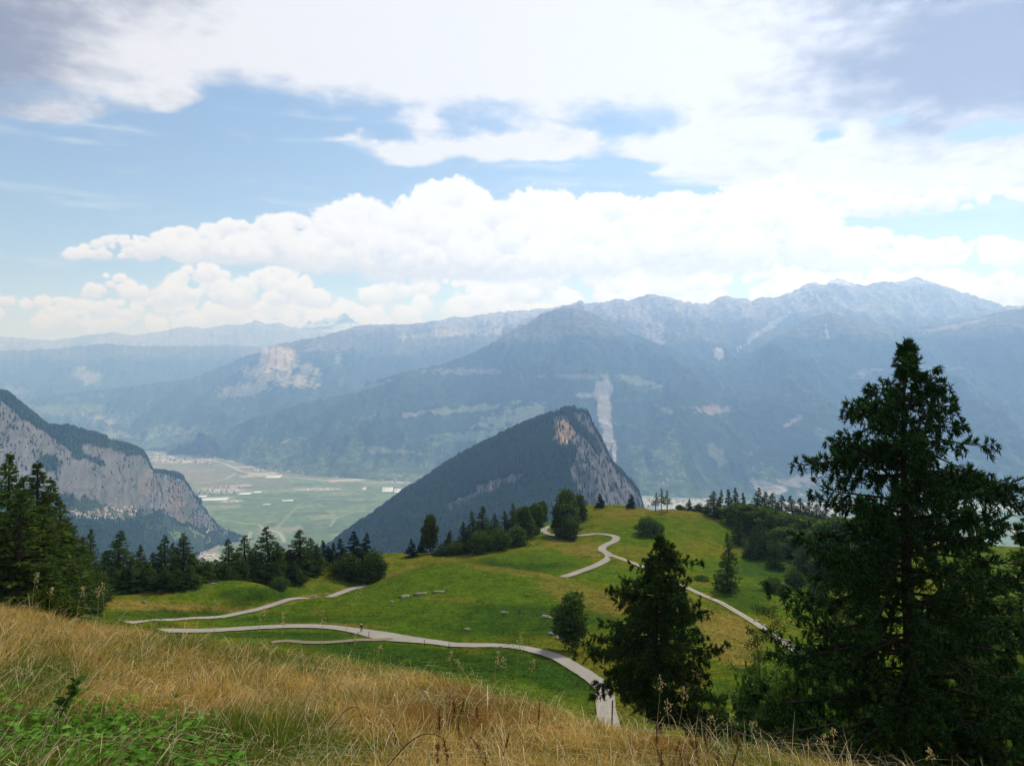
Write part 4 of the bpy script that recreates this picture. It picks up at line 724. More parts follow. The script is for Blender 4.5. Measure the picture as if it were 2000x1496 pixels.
for u, v, D, r_, k in [(1394, 966, 342, 13, 'larch'), (1408, 956, 346, 9, 'spruce'), (1424, 955, 350, 12, 'spruce'), (1437, 952, 350, 12, 'spruce'), (1450, 962, 348, 11, 'spruce'), (1480, 956, 338, 14, 'larch'), (1495, 964, 334, 15, 'larch'), (1510, 966, 332, 15, 'larch'), (1528, 972, 330, 15, 'larch'), (1546, 974, 328, 15, 'larch'), (1562, 980, 326, 15, 'larch'), (1578, 986, 324, 15, 'larch'), (1594, 990, 320, 15, 'larch'), (1610, 996, 318, 15, 'larch'),
    (1440, 984, 332, 22, 'broad'), (1462, 985, 326, 26, 'broad'), (1490, 990, 320, 26, 'broad'), (1515, 998, 314, 26, 'broad'), (1540, 1004, 308, 28, 'broad'), (1565, 1008, 302, 30, 'broad'), (1590, 1012, 296, 30, 'broad'), (1615, 1015, 290, 30, 'broad'), (1640, 1010, 290, 34, 'broad'), (1540, 1030, 296, 28, 'broad'), (1570, 1035, 290, 30, 'broad'), (1600, 1042, 284, 32, 'broad'), (1630, 1050, 276, 34, 'broad'), (1680, 1010, 290, 34, 'broad'), (1720, 1015, 290, 34, 'broad'), (1525, 1058, 290, 20, 'broad'), (1580, 1070, 270, 26, 'broad'), (1610, 1090, 250, 26, 'broad')]:
    plant(u, v - (k == 'larch') * (4 + (u * 7 % 5)), D, r_ * (1.8 if k == 'larch' else 1.3), k, {'spruce': 'dark pointed spruce in the tall left corner of the right wood', 'larch': 'larch on the sloping skyline of the right wood', 'broad': 'leafy tree in the body of the wood on the right slope'}[k], 'trees of the right wood, ' + k)
# crowded trees behind the big larch
for u, v, D, r_, lb in [(1915, 1010, 62, 120, 'green larch crowding the big one from behind, near the right edge'), (2010, 1000, 56, 130, 'larch at the right edge of the picture, behind the big one'), (1650, 1085, 75, 90, 'lower larch behind the left skirt of the big one'), (1860, 1120, 48, 130, 'dark larch low behind the trunk of the big one')]: plant(u, v, D, r_, 'larch', lb)

# --- the big larch and its smaller neighbour: own shapes, many fine shoots
def own_tree(u, vtop, D, seed, envL, envR, extra_px, nbr, per, size, label, spin=True, low=.04, **kw):
    x, y, z = at_ground(u, D); top = (748 - vtop) / F * D; H = top - z; k = D / F
    vL = [(top - (748 - v) * k) / H for v, r in envL]; rL = [r * k for v, r in envL]; rR = [r * k for v, r in envR]; vR = [(top - (748 - v) * k) / H for v, r in envR]
    def prof(h, c):
        t = 1 - h; a = np.interp(t, vL, rL); b = np.interp(t, vR, rR); s_ = (c + 1) / 2; return float(a * (1 - s_) + b * s_)
    ex = []
    for v, px, az, up in extra_px: h = 1 - (top - (748 - v) * k) / H; ex.append((h, math.radians(az), px * k, up))
    Rm = max(rL + rR); tm, cm = conifer(seed, H, Rm, 'larch', nbr, per, size, prof, ex, spin, low=low, **kw)
    o = link('larch_tree', None, loc=(x, y, z - .2)); link('trunk', tm, o); link('crown', cm, o); tag(o, label, 'larch'); return o
own_tree(1772, 652, 30, 101, [(650, 4), (672, 14), (700, 49), (740, 73), (770, 123), (800, 129), (860, 141), (900, 141), (950, 188), (1000, 194), (1050, 236), (1100, 247), (1200, 271), (1300, 295), (1400, 330), (1600, 354)],
    [(650, 4), (680, 14), (710, 56), (750, 100), (800, 141), (850, 165), (900, 206), (950, 236), (1000, 241), (1100, 283), (1200, 318), (1300, 354), (1400, 377), (1600, 389)],
    [(858, 215, 180, -.04), (858, 200, 186, -.02), (862, 170, 172, .0), (905, 270, 3, .04), (915, 260, -6, .02), (912, 240, 10, .0), (925, 280, 0, -.02), (785, 120, 176, .1), (790, 110, 190, .12), (775, 85, 8, .45), (770, 70, 0, .5), (765, 75, -8, .55), (1000, 205, 178, -.05), (1010, 190, 185, -.1), (1130, 240, 175, -.05)], 230, 1500, .25,
    'huge dark larch with drooping ragged limbs towering at the right', c0=(.018, .046, .014), c1=(.052, .110, .028))
own_tree(1286, 1040, 58, 103, [(1040, 3), (1060, 16), (1090, 40), (1130, 62), (1180, 92), (1230, 122), (1270, 142), (1300, 150), (1325, 90), (1380, 25), (1440, 10)], [(1040, 3), (1060, 16), (1085, 46), (1130, 62), (1180, 92), (1230, 122), (1280, 145), (1330, 155), (1380, 130), (1410, 50), (1440, 15)],
    [(1080, 90, 5, .0), (1130, 100, 180, .0), (1262, 130, 184, .14)], 220, 1050, .31, 'bushy medium larch with bare lower trunk in front of the dirt track', low=.16, c0=(.028, .062, .014), c1=(.080, .150, .030))

# --- thin birch-like sapling and the thicket below it
def sapling(u, vtop, D, seed, label, lean_px=0, leaves=2600, size=.11, nbr=26):
    x, y, z = at_ground(u, D); H = (748 - vtop) / F * D - z; r = np.random.default_rng(seed); tr = Mesher(); cr = Mesher(); s_ = np.linspace(0, 1, 12); lx = lean_px / F * D
    st = np.stack([lx * s_ ** 1.7 + .06 * np.sin(s_ * 7), .1 * np.sin(s_ * 5), H * s_ - .2 * (s_ == 0)], 1); V, Fq = tube(st, .045 * (1 - s_) ** .8 + .008, 6); tr.add(V, Fq, (.1, .1, .1)); tips = []
    for i in range(nbr):
        h = r.uniform(.15, .97); p0 = np.array([np.interp(h, s_, st[:, k]) for k in range(3)]); a = r.random() * 6.28; L = H * .34 * (1.15 - h) * r.uniform(.5, 1.1) + .3; t = np.linspace(0, 1, 6)
        b = p0 + np.stack([math.cos(a) * L * t, math.sin(a) * L * t, L * (.75 * t - .45 * t ** 2)], 1) + r.normal(0, .03, (6, 3)); V, Fq = tube(b, .014 * (1 - t) + .004, 4); tr.add(V, Fq, (.1, .1, .1))
        m = int(leaves / nbr); q = r.random(m) ** .7; P = np.stack([np.interp(q, t, b[:, k]) for k in range(3)], 1) + r.normal(0, .16 * L ** .5, (m, 3)) * np.array([1, 1, .8]); tips.append(P)
    P = np.concatenate(tips); dv = r.normal(size=(len(P), 3)); dv[:, 2] -= .4; dv /= np.linalg.norm(dv, axis=1)[:, None]; lg = size * r.uniform(.6, 1.3, len(P)); V, Fc = quads(P, dv, lg, lg * .4, r); cr.add(V, Fc, leafcol(len(P), 4, (.030, .055, .012), (.09, .13, .03), r))
    o = link('sapling', None, loc=(x, y, z)); link('trunk', tr.mesh('trunk', M_bark, True), o); link('crown', cr.mesh('crown', M_leaf), o); tag(o, label, 'sapling')
sapling(1555, 1178, 44, 201, 'thin bent sapling with sparse leaves left of the huge larch', -55, 3600)
sapling(1500, 1225, 46, 202, 'shorter leafy sapling left of the thin bent one', -25, 3600)
sapling(1618, 1200, 42, 203, 'straight many-stemmed sapling under the left skirt of the huge larch', 10, 3000)
for u, v, D, r_, lb in [(1470, 1320, 50, 60, 'low green shrub right of the bushy medium larch'), (1560, 1330, 42, 75, 'leafy shrub at the foot of the thin saplings'), (1650, 1390, 36, 90, 'dark shrub in the shade of the huge larch'), (1400, 1385, 56, 40, 'small shrub just behind the straw grass crest'), (1760, 1400, 30, 130, 'shrub filling the dark hollow below the huge larch'), (1700, 1330, 36, 110, 'tall shrub left of the huge larch trunk, in its shade'), (1840, 1330, 36, 120, 'tall shrub right of the huge larch trunk, in its shade'), (1960, 1300, 38, 130, 'tall shrub at the right edge under the huge larch'), (1640, 1440, 30, 100, 'low dark shrub behind the lowest part of the brow'), (1900, 1420, 30, 120, 'shrub in the bottom right corner below the huge larch')]: plant(u, v, D, r_, 'bush', lb, sink=.3)
plant(130, 1172, 22, 36, 'bush', 'dark low shrub behind the straw crest at the left', sink=.3); plant(85, 1160, 26, 40, 'bush', 'dark shrub under the big left larches', sink=.3)

# a few more trees that close the wood on the left and right
_r = np.random.default_rng(77)
for i in range(44):
    u = 165 + 455 * (i + _r.random()) / 44; D = np.interp(u, [165, 350, 420, 620], [172, 182, 194, 232]) + _r.uniform(2, 22); vt = np.interp(u, [165, 350, 500, 620], [1098, 1106, 1092, 1078]) + _r.uniform(-10, 22)
    plant(u, vt, D, _r.uniform(20, 28), 'larch', ll, gl)
for i in range(34):
    u = 1440 + 300 * (i + _r.random()) / 34; D = _r.uniform(262, 330) - (u - 1440) * .1; vt = np.interp(u, [1440, 1520, 1600, 1740], [984, 998, 1014, 1030]) + (330 - D) * .75 + _r.uniform(-8, 10)
    plant(u, vt, D, _r.uniform(15, 22), 'larch', 'larch standing among the leafy trees of the right wood', 'larches in the body of the right wood')

# ------------------------------------------------------------------ rocks, posts, walker
def rock(u, D, sx, sy, sz, seed, label, sink=.4, rot=0.0, group=None):
    r = np.random.default_rng(seed); n, m = 16, 22; th = np.linspace(0, np.pi, n); ph = np.linspace(0, 2 * np.pi, m, False); T, Ph = np.meshgrid(th, ph, indexing='ij')
    V = np.stack([np.sin(T) * np.cos(Ph), np.sin(T) * np.sin(Ph), np.cos(T)], -1); k = 1 + .9 * fbm(V[..., 0] * 1.6 + seed, V[..., 1] * 1.6 + V[..., 2] * 1.3, 5, .65); V = V * k[..., None] * np.array([sx, sy, sz])
    c, s_ = math.cos(rot), math.sin(rot); V = np.stack([V[..., 0] * c - V[..., 1] * s_, V[..., 0] * s_ + V[..., 1] * c, V[..., 2]], -1)
    i = np.arange(n * m).reshape(n, m); j = np.roll(i, -1, 1); Fq = np.stack([i[:-1], j[:-1], j[1:], i[1:]], -1).reshape(-1, 4); x, y, z = at_ground(u, D)
    tag(link('rock', mesh_np('rock', V.reshape(-1, 3), [Fq], M_rock), loc=(x, y, z + sz * (1 - sink) * .15)), label, 'rock', group)
rock(790, 184, 1.3, .8, .40, 1, 'low flat outcrop at the left end of the ledge on the green hump', rot=.2); rock(822, 184.5, 1.6, .6, .3, 2, 'longer slab in the middle of the ledge on the green hump', rot=.1); rock(858, 185, 1.5, .6, .25, 3, 'thin slab at the right end of the ledge on the green hump')
rock(912, 154, .7, .5, .22, 4, 'pale flat stone low on the green hump above the road'); rock(985, 165, .9, .5, .3, 5, 'small pale stone right of the flat stone on the hump'); rock(1068, 158, 1.2, .7, .45, 6, 'grey boulder left of the round tree', rot=-.4); rock(1078, 146, .9, .6, .45, 7, 'small boulder just left of the round tree trunk'); rock(1093, 143, .8, .6, .4, 8, 'small boulder at the foot of the round tree')
rock(765, 181, .6, .5, .25, 9, 'little pale stone left of the ledge'); rock(637, 200, .5, .4, .25, 10, 'little stone below the upper road'); rock(610, 208, 1.2, .8, .4, 11, 'bare brown earth and stone above the upper road', rot=.3); rock(415, 193, 1.4, .4, .25, 12, 'long flat stone on the left green rise'); rock(282, 174, .5, .4, .4, 13, 'white stone at the edge of the left wood')
rock(665, 226, .9, .5, .6, 14, 'white block left of the dark clump foot'); rock(1221, 268, .5, .4, .4, 15, 'small white stone right of the road bend'); rock(1338, 308, .5, .4, .4, 16, 'small white stone on the slope of the bare knoll'); rock(1530, 221, .9, .6, .5, 17, 'grey stone beside the dark low bush'); rock(838, 271, .8, .6, .6, 18, 'stone under the middle tree row, left end'); rock(1395, 210, .9, .6, .5, 19, 'stone near the foot of the slender larch'); rock(1316, 342, .9, .6, .4, 20, 'pale stones on the bare knoll beside the larches')
# dry stone edging of the track
for i, (u, v, D) in enumerate([(1470, 1213, 175), (1485, 1223, 171), (1503, 1235, 166), (1515, 1243, 163), (1530, 1253, 159), (1545, 1264, 154)]): rock(u + 7, D, .9, .5, .35, 40 + i, 'rough pale stone edging the far side of the dirt track', rot=.6, group='stones along the dirt track')

M_post = mat('post_wood', (.045, .035, .028), noise=(8, .5)); M_wire = mat('wire', (.30, .33, .30), rough=.5)
def post(u, D, h, label, group=None, r_=.05):
    x, y, z = at_ground(u, D); V, Fq = tube([(0, 0, -.3), (0, 0, h * .5), (.01, 0, h * .97), (.01, 0, h)], [r_, r_, r_, r_ * .5], 8); o = link('fence_post', mesh_np('fence_post', V, [Fq], M_post, smooth=True), loc=(x, y, z)); tag(o, label, 'fence post', group)
for u, D, lb in [(720.5, 151.2, 'thin dark post at the road edge closest to the walker'), (815, 158, 'thin dark post on the grass above the road, upper side'), (829, 145.5, 'thin dark post on the lower road edge, left one of two'), (877, 143, 'thin dark post on the lower road edge, right one of two'), (1014, 163, 'thin post low on the green hump'), (1083, 340, 'thin post by the crest near the hairpin trees')]: post(u, D, 1.15, lb)
# pasture fence wire that crosses the brow in front of the trees: slim posts and one strand
fp = [(-60, 13.5), (160, 13.0), (1195, 9.8), (1430, 9.0), (1700, 8.3), (1960, 7.8)]
for i, (u, D) in enumerate(fp[2:5]): post(u, D, .62, ['slim fence post left of the bushy larch trunk, deep in the straw', 'slim fence post in the straw right of the bushy larch trunk', 'slim fence post in front of the huge larch'][i], r_=.009)
P = []
for (u0, D0), (u1, D1) in zip(fp[2:-1], fp[3:]):
    a, b = np.array(at_ground(u0, D0)), np.array(at_ground(u1, D1)); a[2] += .55; b[2] += .55; t = np.linspace(0, 1, 14)[:-1, None]; P.append(a + (b - a) * t - np.array([0, 0, .10]) * 4 * t * (1 - t))
P = np.concatenate(P); V, Fq = tube(P, np.full(len(P), .0012), 5); tag(link('fence_wire', mesh_np('fence_wire', V, [Fq], M_wire)), 'single slack fence wire running along the brow in front of the larches', 'fence wire')

def skin_fig(name, nodes, edges, m, parent, sub=1):
    me = bpy.data.meshes.new(name); me.from_pydata([n[:3] for n in nodes], edges, []); me.materials.append(m); o = link(name, me, parent); md = o.modifiers.new('skin', 'SKIN'); md.use_smooth_shade = True
    for i, n in enumerate(nodes): sv = me.skin_vertices[0].data[i]; sv.radius = (n[3], n[4] if len(n) > 4 else n[3]); sv.use_root = (i == 0)
    sb = o.modifiers.new('sub', 'SUBSURF'); sb.levels = sub; sb.render_levels = sub; return o
M_skin = mat('skin', (.42, .26, .18)); M_jacket = mat('dark_cloth', (.035, .045, .035)); M_trous = mat('grey_cloth', (.16, .15, .15)); M_hat = mat('pale_hat', (.62, .62, .50)); M_shoe = mat('shoe', (.05, .04, .035))
def walker(u, D):
    x, y, z = at_ground(u, D); rt = link('person', None, loc=(x, y, z + .02)); rt.rotation_euler = (0, 0, math.radians(200))
    N = [(0, 0, .95, .15, .11), (0, 0, 1.10, .135, .10), (0, .01, 1.28, .165, .11), (0, .02, 1.42, .12, .09), (0, .02, 1.50, .055), (0, .035, 1.58, .075, .085), (0, .04, 1.68, .085, .095), (0, .04, 1.75, .05)]; E = [(i, i + 1) for i in range(7)]
    for sx, sw in ((-1, .18), (1, -.18)):
        b = len(N); N += [(sx * .10, 0, .88, .085), (sx * .10, sw * .55 + .03, .50, .06), (sx * .10, sw * 1.1 - .06, .10, .042), (sx * .10, sw * 1.1 + .08, .04, .04)]; E += [(0, b), (b, b + 1), (b + 1, b + 2), (b + 2, b + 3)]
        b = len(N); hx, hy, hz_ = sx * .27, -sw * .9 + .10, .86; N += [(sx * .19, .01, 1.40, .055), (sx * .25, -sw * .4, 1.13, .043), (sx * .26, -sw * .8 + .06, .93, .030), (hx, hy, hz_, .032, .018)]; E += [(3, b), (b, b + 1), (b + 1, b + 2), (b + 2, b + 3)]
        for q, (fx, fl) in enumerate([(-.026, .070), (-.009, .082), (.009, .078), (.025, .062)]): k = len(N); N += [(hx, hy + fx, hz_ - .045, .009), (hx - sx * .012, hy + fx + .01, hz_ - .045 - fl * .55, .0085), (hx - sx * .03, hy + fx + .012, hz_ - .045 - fl, .007)]; E += [(b + 3, k), (k, k + 1), (k + 1, k + 2)]
        k = len(N); N += [(hx - sx * .012, hy + .038, hz_ - .01, .010), (hx - sx * .02, hy + .052, hz_ - .05, .008)]; E += [(b + 3, k), (k, k + 1)]
    k = len(N); N += [(0, .145, 1.655, .014), (0, .125, 1.60, .016), (-.095, .03, 1.66, .016), (.095, .03, 1.66, .016)]; E += [(6, k), (5, k + 1), (6, k + 2), (6, k + 3)]
    skin_fig('body', N, E, M_skin, rt)
    N2 = [(0, 0, .92, .17, .13), (0, 0, 1.10, .155, .12), (0, .01, 1.28, .185, .13), (0, .02, 1.43, .13, .10)]; E2 = [(0, 1), (1, 2), (2, 3)]
    for sx, sw in ((-1, .18), (1, -.18)): b = len(N2); N2 += [(sx * .19, .01, 1.40, .070), (sx * .25, -sw * .4, 1.13, .058), (sx * .262, -sw * .8 + .05, .96, .046)]; E2 += [(3, b), (b, b + 1), (b + 1, b + 2)]
    skin_fig('jacket', N2, E2, M_jacket, rt)
    N3 = [(0, 0, .98, .16, .125), (0, 0, .90, .15, .115)]; E3 = [(0, 1)]
    for sx, sw in ((-1, .18), (1, -.18)): b = len(N3); N3 += [(sx * .10, 0, .84, .10), (sx * .10, sw * .55 + .03, .50, .078), (sx * .10, sw * 1.1 - .05, .14, .060)]; E3 += [(1, b), (b, b + 1), (b + 1, b + 2)]
    skin_fig('trousers', N3, E3, M_trous, rt)
    th = np.linspace(0, 2 * np.pi, 20, False); pr = [(.0, .15), (.06, .145), (.10, .10), (.105, .03), (.17, .0), (.175, -.008)]; V = [(math.cos(t) * r_, .04 + math.sin(t) * r_, 1.665 + z_) for r_, z_ in pr for t in th]
    i = np.arange(6 * 20).reshape(6, 20); j = np.roll(i, -1, 1); link('hat', mesh_np('hat', V, [np.stack([i[:-1], j[:-1], j[1:], i[1:]], -1).reshape(-1, 4)], M_hat, smooth=True), rt)
    for sx, sw in ((-1, .18), (1, -.18)): skin_fig('shoe', [(sx * .10, sw * 1.1 - .09, .06, .05), (sx * .10, sw * 1.1 + .03, .045, .045), (sx * .10, sw * 1.1 + .13, .03, .035)], [(0, 1), (1, 2)], M_shoe, rt)
    tag(rt, 'person in dark jacket and pale hat walking on the lower road', 'person')
walker(706, 154.3)

# ------------------------------------------------------------------ far houses and greenhouses
M_wall = mat('house_wall', (.46, .43, .39)); M_roof = mat('house_roof', (.20, .13, .11)); M_glass = mat('greenhouse_skin', (.50, .52, .53), rough=.4)
def house_mesh(name, w, d, h, rh, m0, m1):
    V = [(-w, -d, -6), (w, -d, -6), (w, d, -6), (-w, d, -6), (-w, -d, h), (w, -d, h), (w, d, h), (-w, d, h), (-w * 1.1, -d * 1.15, h - .3), (w * 1.1, -d * 1.15, h - .3), (w * 1.1, d * 1.15, h - .3), (-w * 1.1, d * 1.15, h - .3), (-w * 1.1, 0, h + rh), (w * 1.1, 0, h + rh)]
    Q = [(0, 1, 5, 4), (1, 2, 6, 5), (2, 3, 7, 6), (3, 0, 4, 7), (8, 9, 13, 12), (10, 11, 12, 13)]; T = [(11, 8, 12), (9, 10, 13)]
    return mesh_np(name, V, [np.array(Q), np.array(T)], [m0, m1], fmat=[0, 0, 0, 0, 1, 1, 0, 0])
HM = [house_mesh('house', 7, 5, 7, 3, M_wall, M_roof), house_mesh('house', 9, 5.5, 6, 3, M_wall, M_wall), house_mesh('house', 6, 6, 9, 3, M_wall, M_roof)]
_h = np.random.default_rng(5)
def house(x, y, z, sc, label, group): o = link('house', HM[_h.integers(3)], loc=(x, y, z)); o.rotation_euler = (0, 0, _h.random() * 3.14); o.scale = (sc, sc, sc); tag(o, label, 'house', group)
cu, cv = CS[5], CS[6]
def on_cliff_slope(u, v):
    d = (cu - u) ** 2 + ((cv - v) * 1.0) ** 2 + (CS[3] < 0) * 1e6; i = np.unravel_index(d.argmin(), d.shape); return CS[0][i], CS[1][i], CS[2][i]
for i in range(75):
    t = _h.random(); u = 140 + 130 * t; v = 1004 + 4 * math.sin(t * 6) + _h.normal(0, 6); x, y, z = on_cliff_slope(u, v); house(x, y, z, 1.1, 'pale house of the village strewn on the slope under the left cliffs', 'houses of the village under the cliffs')
def floor_house(u, v, sc, label, group): D = -FLOOR * F / (v - 748); house((u - 1000) / F * D, D, FLOOR, sc, label, group)
for i in range(30): x, y, z = on_cliff_slope(_h.uniform(392, 436), _h.uniform(1074, 1100)); house(x, y, max(z, FLOOR), 1.2, 'roof of the settlement seen through the gap in the left wood', 'houses seen through the gap in the wood')
for i in range(36): floor_house(_h.uniform(1262, 1400), _h.uniform(976, 1002), 1.9, 'building of the valley town beyond the bare knoll', 'valley town buildings beyond the bare knoll')
for i in range(44): floor_house(_h.uniform(1500, 1760), _h.uniform(980, 1004), 1.9, 'building of the valley town between the right wood and huge larch', 'valley town buildings left of the huge larch')
for i in range(34): floor_house(_h.uniform(290, 440), _h.uniform(888, 908), 2.6, 'building of the far town in the mouth of the valley behind the cliffs', 'far town buildings in the valley mouth')
for i in range(30): floor_house(_h.uniform(388, 470), _h.uniform(951, 966), 1.8, 'low building of the works area right of the cliff end', 'works buildings beside the cliff end')
for i in range(24): u = _h.uniform(470, 800); floor_house(u, np.interp(u, [470, 800], [915, 942]) + _h.normal(0, 1.5), 2.2, 'house along the foot of the far slope across the valley', 'houses at the foot of the far slope')
gm = house_mesh('greenhouse', 50, 50, 7, 1.5, M_glass, M_glass)
for u, v, sx, sy, lb in [(535, 932, 1.5, 2.2, 'white greenhouse alone, nearest the far slope'), (420, 976, 2.1, 1.6, 'largest white greenhouse, close to the cliff end'), (392, 970.5, 1.0, 1.0, 'narrow white greenhouse against the cliff end'), (478, 965, 1.1, 1.4, 'white greenhouse in the middle of the plain, left of a pair'), (502, 962, .7, 1.2, 'white greenhouse in the middle of the plain, right of a pair'), (562, 978.5, .9, .8, 'small white greenhouse below the middle pair'), (521, 986, .6, .5, 'smallest white greenhouse standing in the green fields'), (757, 957, 1.0, 3.0, 'white greenhouse beside the pointed hill, left one'), (778, 959, .8, 2.4, 'white greenhouse partly behind the pointed hill edge'), (711, 955, .4, 1.4, 'slim white greenhouse left of the two by the pointed hill')]:
    D = -FLOOR * F / (v - 748); o = link('greenhouse', gm, loc=((u - 1000) / F * D, D, FLOOR)); o.scale = (sx, sy, 1); o.rotation_euler = (0, 0, .15); tag(o, lb, 'greenhouse')

# ------------------------------------------------------------------ grass
def blades(n, umin, umax, ymin, ymax, lenr, width, colf, seed, densf=None, bend=(.3, 1.1), power=1.3):
    r = np.random.default_rng(seed); N0 = int(n * 1.6); y = (ymin ** (2 - power) + r.random(N0) * (ymax ** (2 - power) - ymin ** (2 - power))) ** (1 / (2 - power)); u = r.uniform(umin, umax, N0); x = (u - 1000) / F * (y + .8)
    uu = 1000 + F * x / y; keep = y < np.interp(uu, CR_U, CR_D) + 1.6
    if densf is not None: keep &= r.random(N0) < densf(x, y, uu)
    x, y = x[keep][:n], y[keep][:n]; n = len(x); z = ground_base(x, y); u_, v_ = proj(x, y, z)
    L = r.uniform(*lenr, n) * (1 + .35 * fbm(x * 1.3, y * 1.3, 3)); la = 8 * fbm(x * .8 + 3, y * .8, 4, .6) + r.normal(0, 1.5, n) + r.choice([0, 2.0, 4.0], n, p=[.6, .2, .2]) + 2.6; b = r.uniform(*bend, n) * (1 + .6 * fbm(x * 1.1 + 9, y * 1.1, 2)); b = np.clip(b + .8 * sst(fbm(x * .9 + 30, y * .9, 3), .0, .4), .02, 1.9); L = L * (1 - .45 * sst(fbm(x * 2.2 + 5, y * 2.2 + 8, 3), .0, .5))
    d = np.stack([np.cos(la), np.sin(la) * .7, 0 * la], 1); sv = np.stack([-np.sin(la), np.cos(la), 0 * la], 1) * .5 + np.stack([np.ones(n), 0 * la, 0 * la], 1) * .8; sv /= np.linalg.norm(sv, axis=1)[:, None]
    w = width * r.uniform(.6, 1.4, n) * (.8 + y / 14); ss_ = [0, .35, .7, 1.0]; V = np.empty((n, 7, 3)); P0 = np.stack([x, y, z - .01], 1)
    for k, s_ in enumerate(ss_):
        p = P0 + d * (L * b * s_ ** 1.8 * .8)[:, None]; p[:, 2] += L * (s_ - .42 * b * s_ ** 2.2)
        if k < 3: V[:, 2 * k] = p - sv * (w * (1 - .6 * s_))[:, None]; V[:, 2 * k + 1] = p + sv * (w * (1 - .6 * s_))[:, None]
        else: V[:, 6] = p
    i = np.arange(n)[:, None] * 7; Q = np.concatenate([np.concatenate([i + 0, i + 1, i + 3, i + 2], 1), np.concatenate([i + 2, i + 3, i + 5, i + 4], 1)]); T = np.concatenate([i + 4, i + 5, i + 6], 1)
    return V.reshape(-1, 3), Q, T, np.repeat(colf(x, y, u_, v_, r), 7, 0)
def greenness(x, y, u, v):
    n = fbm(x * .8, y * .8, 4, .6) + .5 * fbm(x * 3, y * 3, 3)
    return blob(u, v, 150, 1490, 360, 70) * 1.6 + blob(u, v, 520, 1470, 260, 55) * .7 + blob(u, v, 60, 1330, 90, 60) * .8 + blob(u, v, 900, 1330, 260, 28, .12) * .3 + blob(u, v, 620, 1300, 300, 26) * .55 + blob(u, v, 340, 1270, 90, 16) * .9 + blob(u, v, 1500, 1490, 240, 40) * .6 + .75 * n
def straw_c(x, y, u, v, r):
    n = len(x); g_ = sst(greenness(x, y, u, v) + r.normal(0, .35, n), .02, .65); c = np.array([.46, .295, .075]) * (1 + .5 * r.normal(size=(n, 1))); c = lerp3(c, np.array([.48, .36, .15]) * np.ones((n, 3)), r.random(n) ** 2 * .6)
    ru = blob(u, v, 900, 1400, 170, 50) * 1.15 + blob(u, v, 1340, 1470, 130, 45) * 1.1 + blob(u, v, 120, 1280, 200, 60) * .3 + .5 * fbm(x * 1.5 + 40, y * 1.5, 3); c = lerp3(c, np.array([.24, .10, .028]) * np.ones((n, 3)), sst(ru + r.normal(0, .2, n), .35, .9) * .85)
    gc = np.array([.105, .140, .016]) * (1 + .3 * r.normal(size=(n, 1))); return np.clip(lerp3(c, gc, g_), .012, .7)
def green_c(x, y, u, v, r): n = len(x); return np.clip(np.array([.060, .150, .014]) * (1 + .35 * r.normal(size=(n, 1))), .01, .4)
def tagst(o, l, c): tag(o, l, c, kind='stuff')
V, Q, T, C = blades(380000, -160, 2050, 3.5, 15, (.06, .32), .0020, straw_c, 1, lambda x, y, u: .3 + .7 * sst(fbm(x * 2.5, y * 2.5, 3), -.35, .25)); tagst(link('dry_grass', mesh_np('dry_grass', V, [Q, T], M_blade, C)), 'long dry straw coloured grass covering the near slope', 'grass')
V, Q, T, C = blades(100000, -160, 1900, 3.5, 13, (.08, .24), .0032, green_c, 2, lambda x, y, u: sst(greenness(x, y, u, proj(x, y, ground_base(x, y))[1]), .2, .8) + .06); tagst(link('green_grass', mesh_np('green_grass', V, [Q, T], M_blade, C)), 'fresh green grass growing through the straw', 'grass')
V, Q, T, C = blades(9000, -160, 2050, 3.6, 12, (.30, .62), .0020, lambda x, y, u, v, r: np.array([.55, .46, .26]) * (1 + .25 * r.normal(size=(len(x), 1))), 5, bend=(.5, 1.9)); tagst(link('grass_stems', mesh_np('grass_stems', V, [Q, T], M_blade, np.clip(C, .02, .8))), 'long pale bent stems lying across the straw grass', 'grass')
# broad leaves at the bottom left
r = np.random.default_rng(9); n = 5200; u = r.uniform(-150, 480, n); y = r.uniform(4.2, 7.0, n); v_ = 0; x = (u - 1000) / F * y; z = ground_base(x, y); k = (748 - F * z / y * 1 > 1405 + r.normal(0, 26, n) + np.maximum(u - 250, 0) * .4) & (fbm(x * 3, y * 3, 3) + r.normal(0, .25, n) > -.05); x, y, z = x[k], y[k], z[k]; n = len(x)
a = r.random(n) * 6.28; L = r.uniform(.025, .085, n); d = np.stack([np.cos(a), np.sin(a), 0 * a], 1); sd_ = np.stack([-np.sin(a), np.cos(a), 0 * a], 1); up = np.array([0, 0, 1.0]); h0 = r.uniform(.04, .20, n); Vl = []
tt = [0, .15, .35, .6, .82, 1.0]; ww = [.03, .34, .30, .36, .20, .0]; tl = r.uniform(.1, .8, n)
for s_, w_ in zip(tt, ww):
    p = np.stack([x, y, z + h0], 1) + d * (L * s_)[:, None] + up * (L * (tl * s_ - .55 * s_ * s_))[:, None]
    for q in (-1, 0, 1): Vl.append(p + sd_ * (L * w_ * q)[:, None] + up * (L * w_ * .35 * abs(q))[:, None])
Vl = np.stack(Vl, 1); i = np.arange(n)[:, None] * 18; Q = np.concatenate([np.concatenate([i + 3 * a_ + b_, i + 3 * a_ + b_ + 1, i + 3 * a_ + b_ + 4, i + 3 * a_ + b_ + 3], 1) for a_ in range(5) for b_ in (0, 1)])
tagst(link('leafy_ground_cover', mesh_np('leafy_ground_cover', Vl.reshape(-1, 3), [Q], M_blade, leafcol(n, 18, (.045, .12, .012), (.10, .23, .03), r), smooth=True)), 'broad bright green leaves carpeting the bottom left corner', 'ground cover')
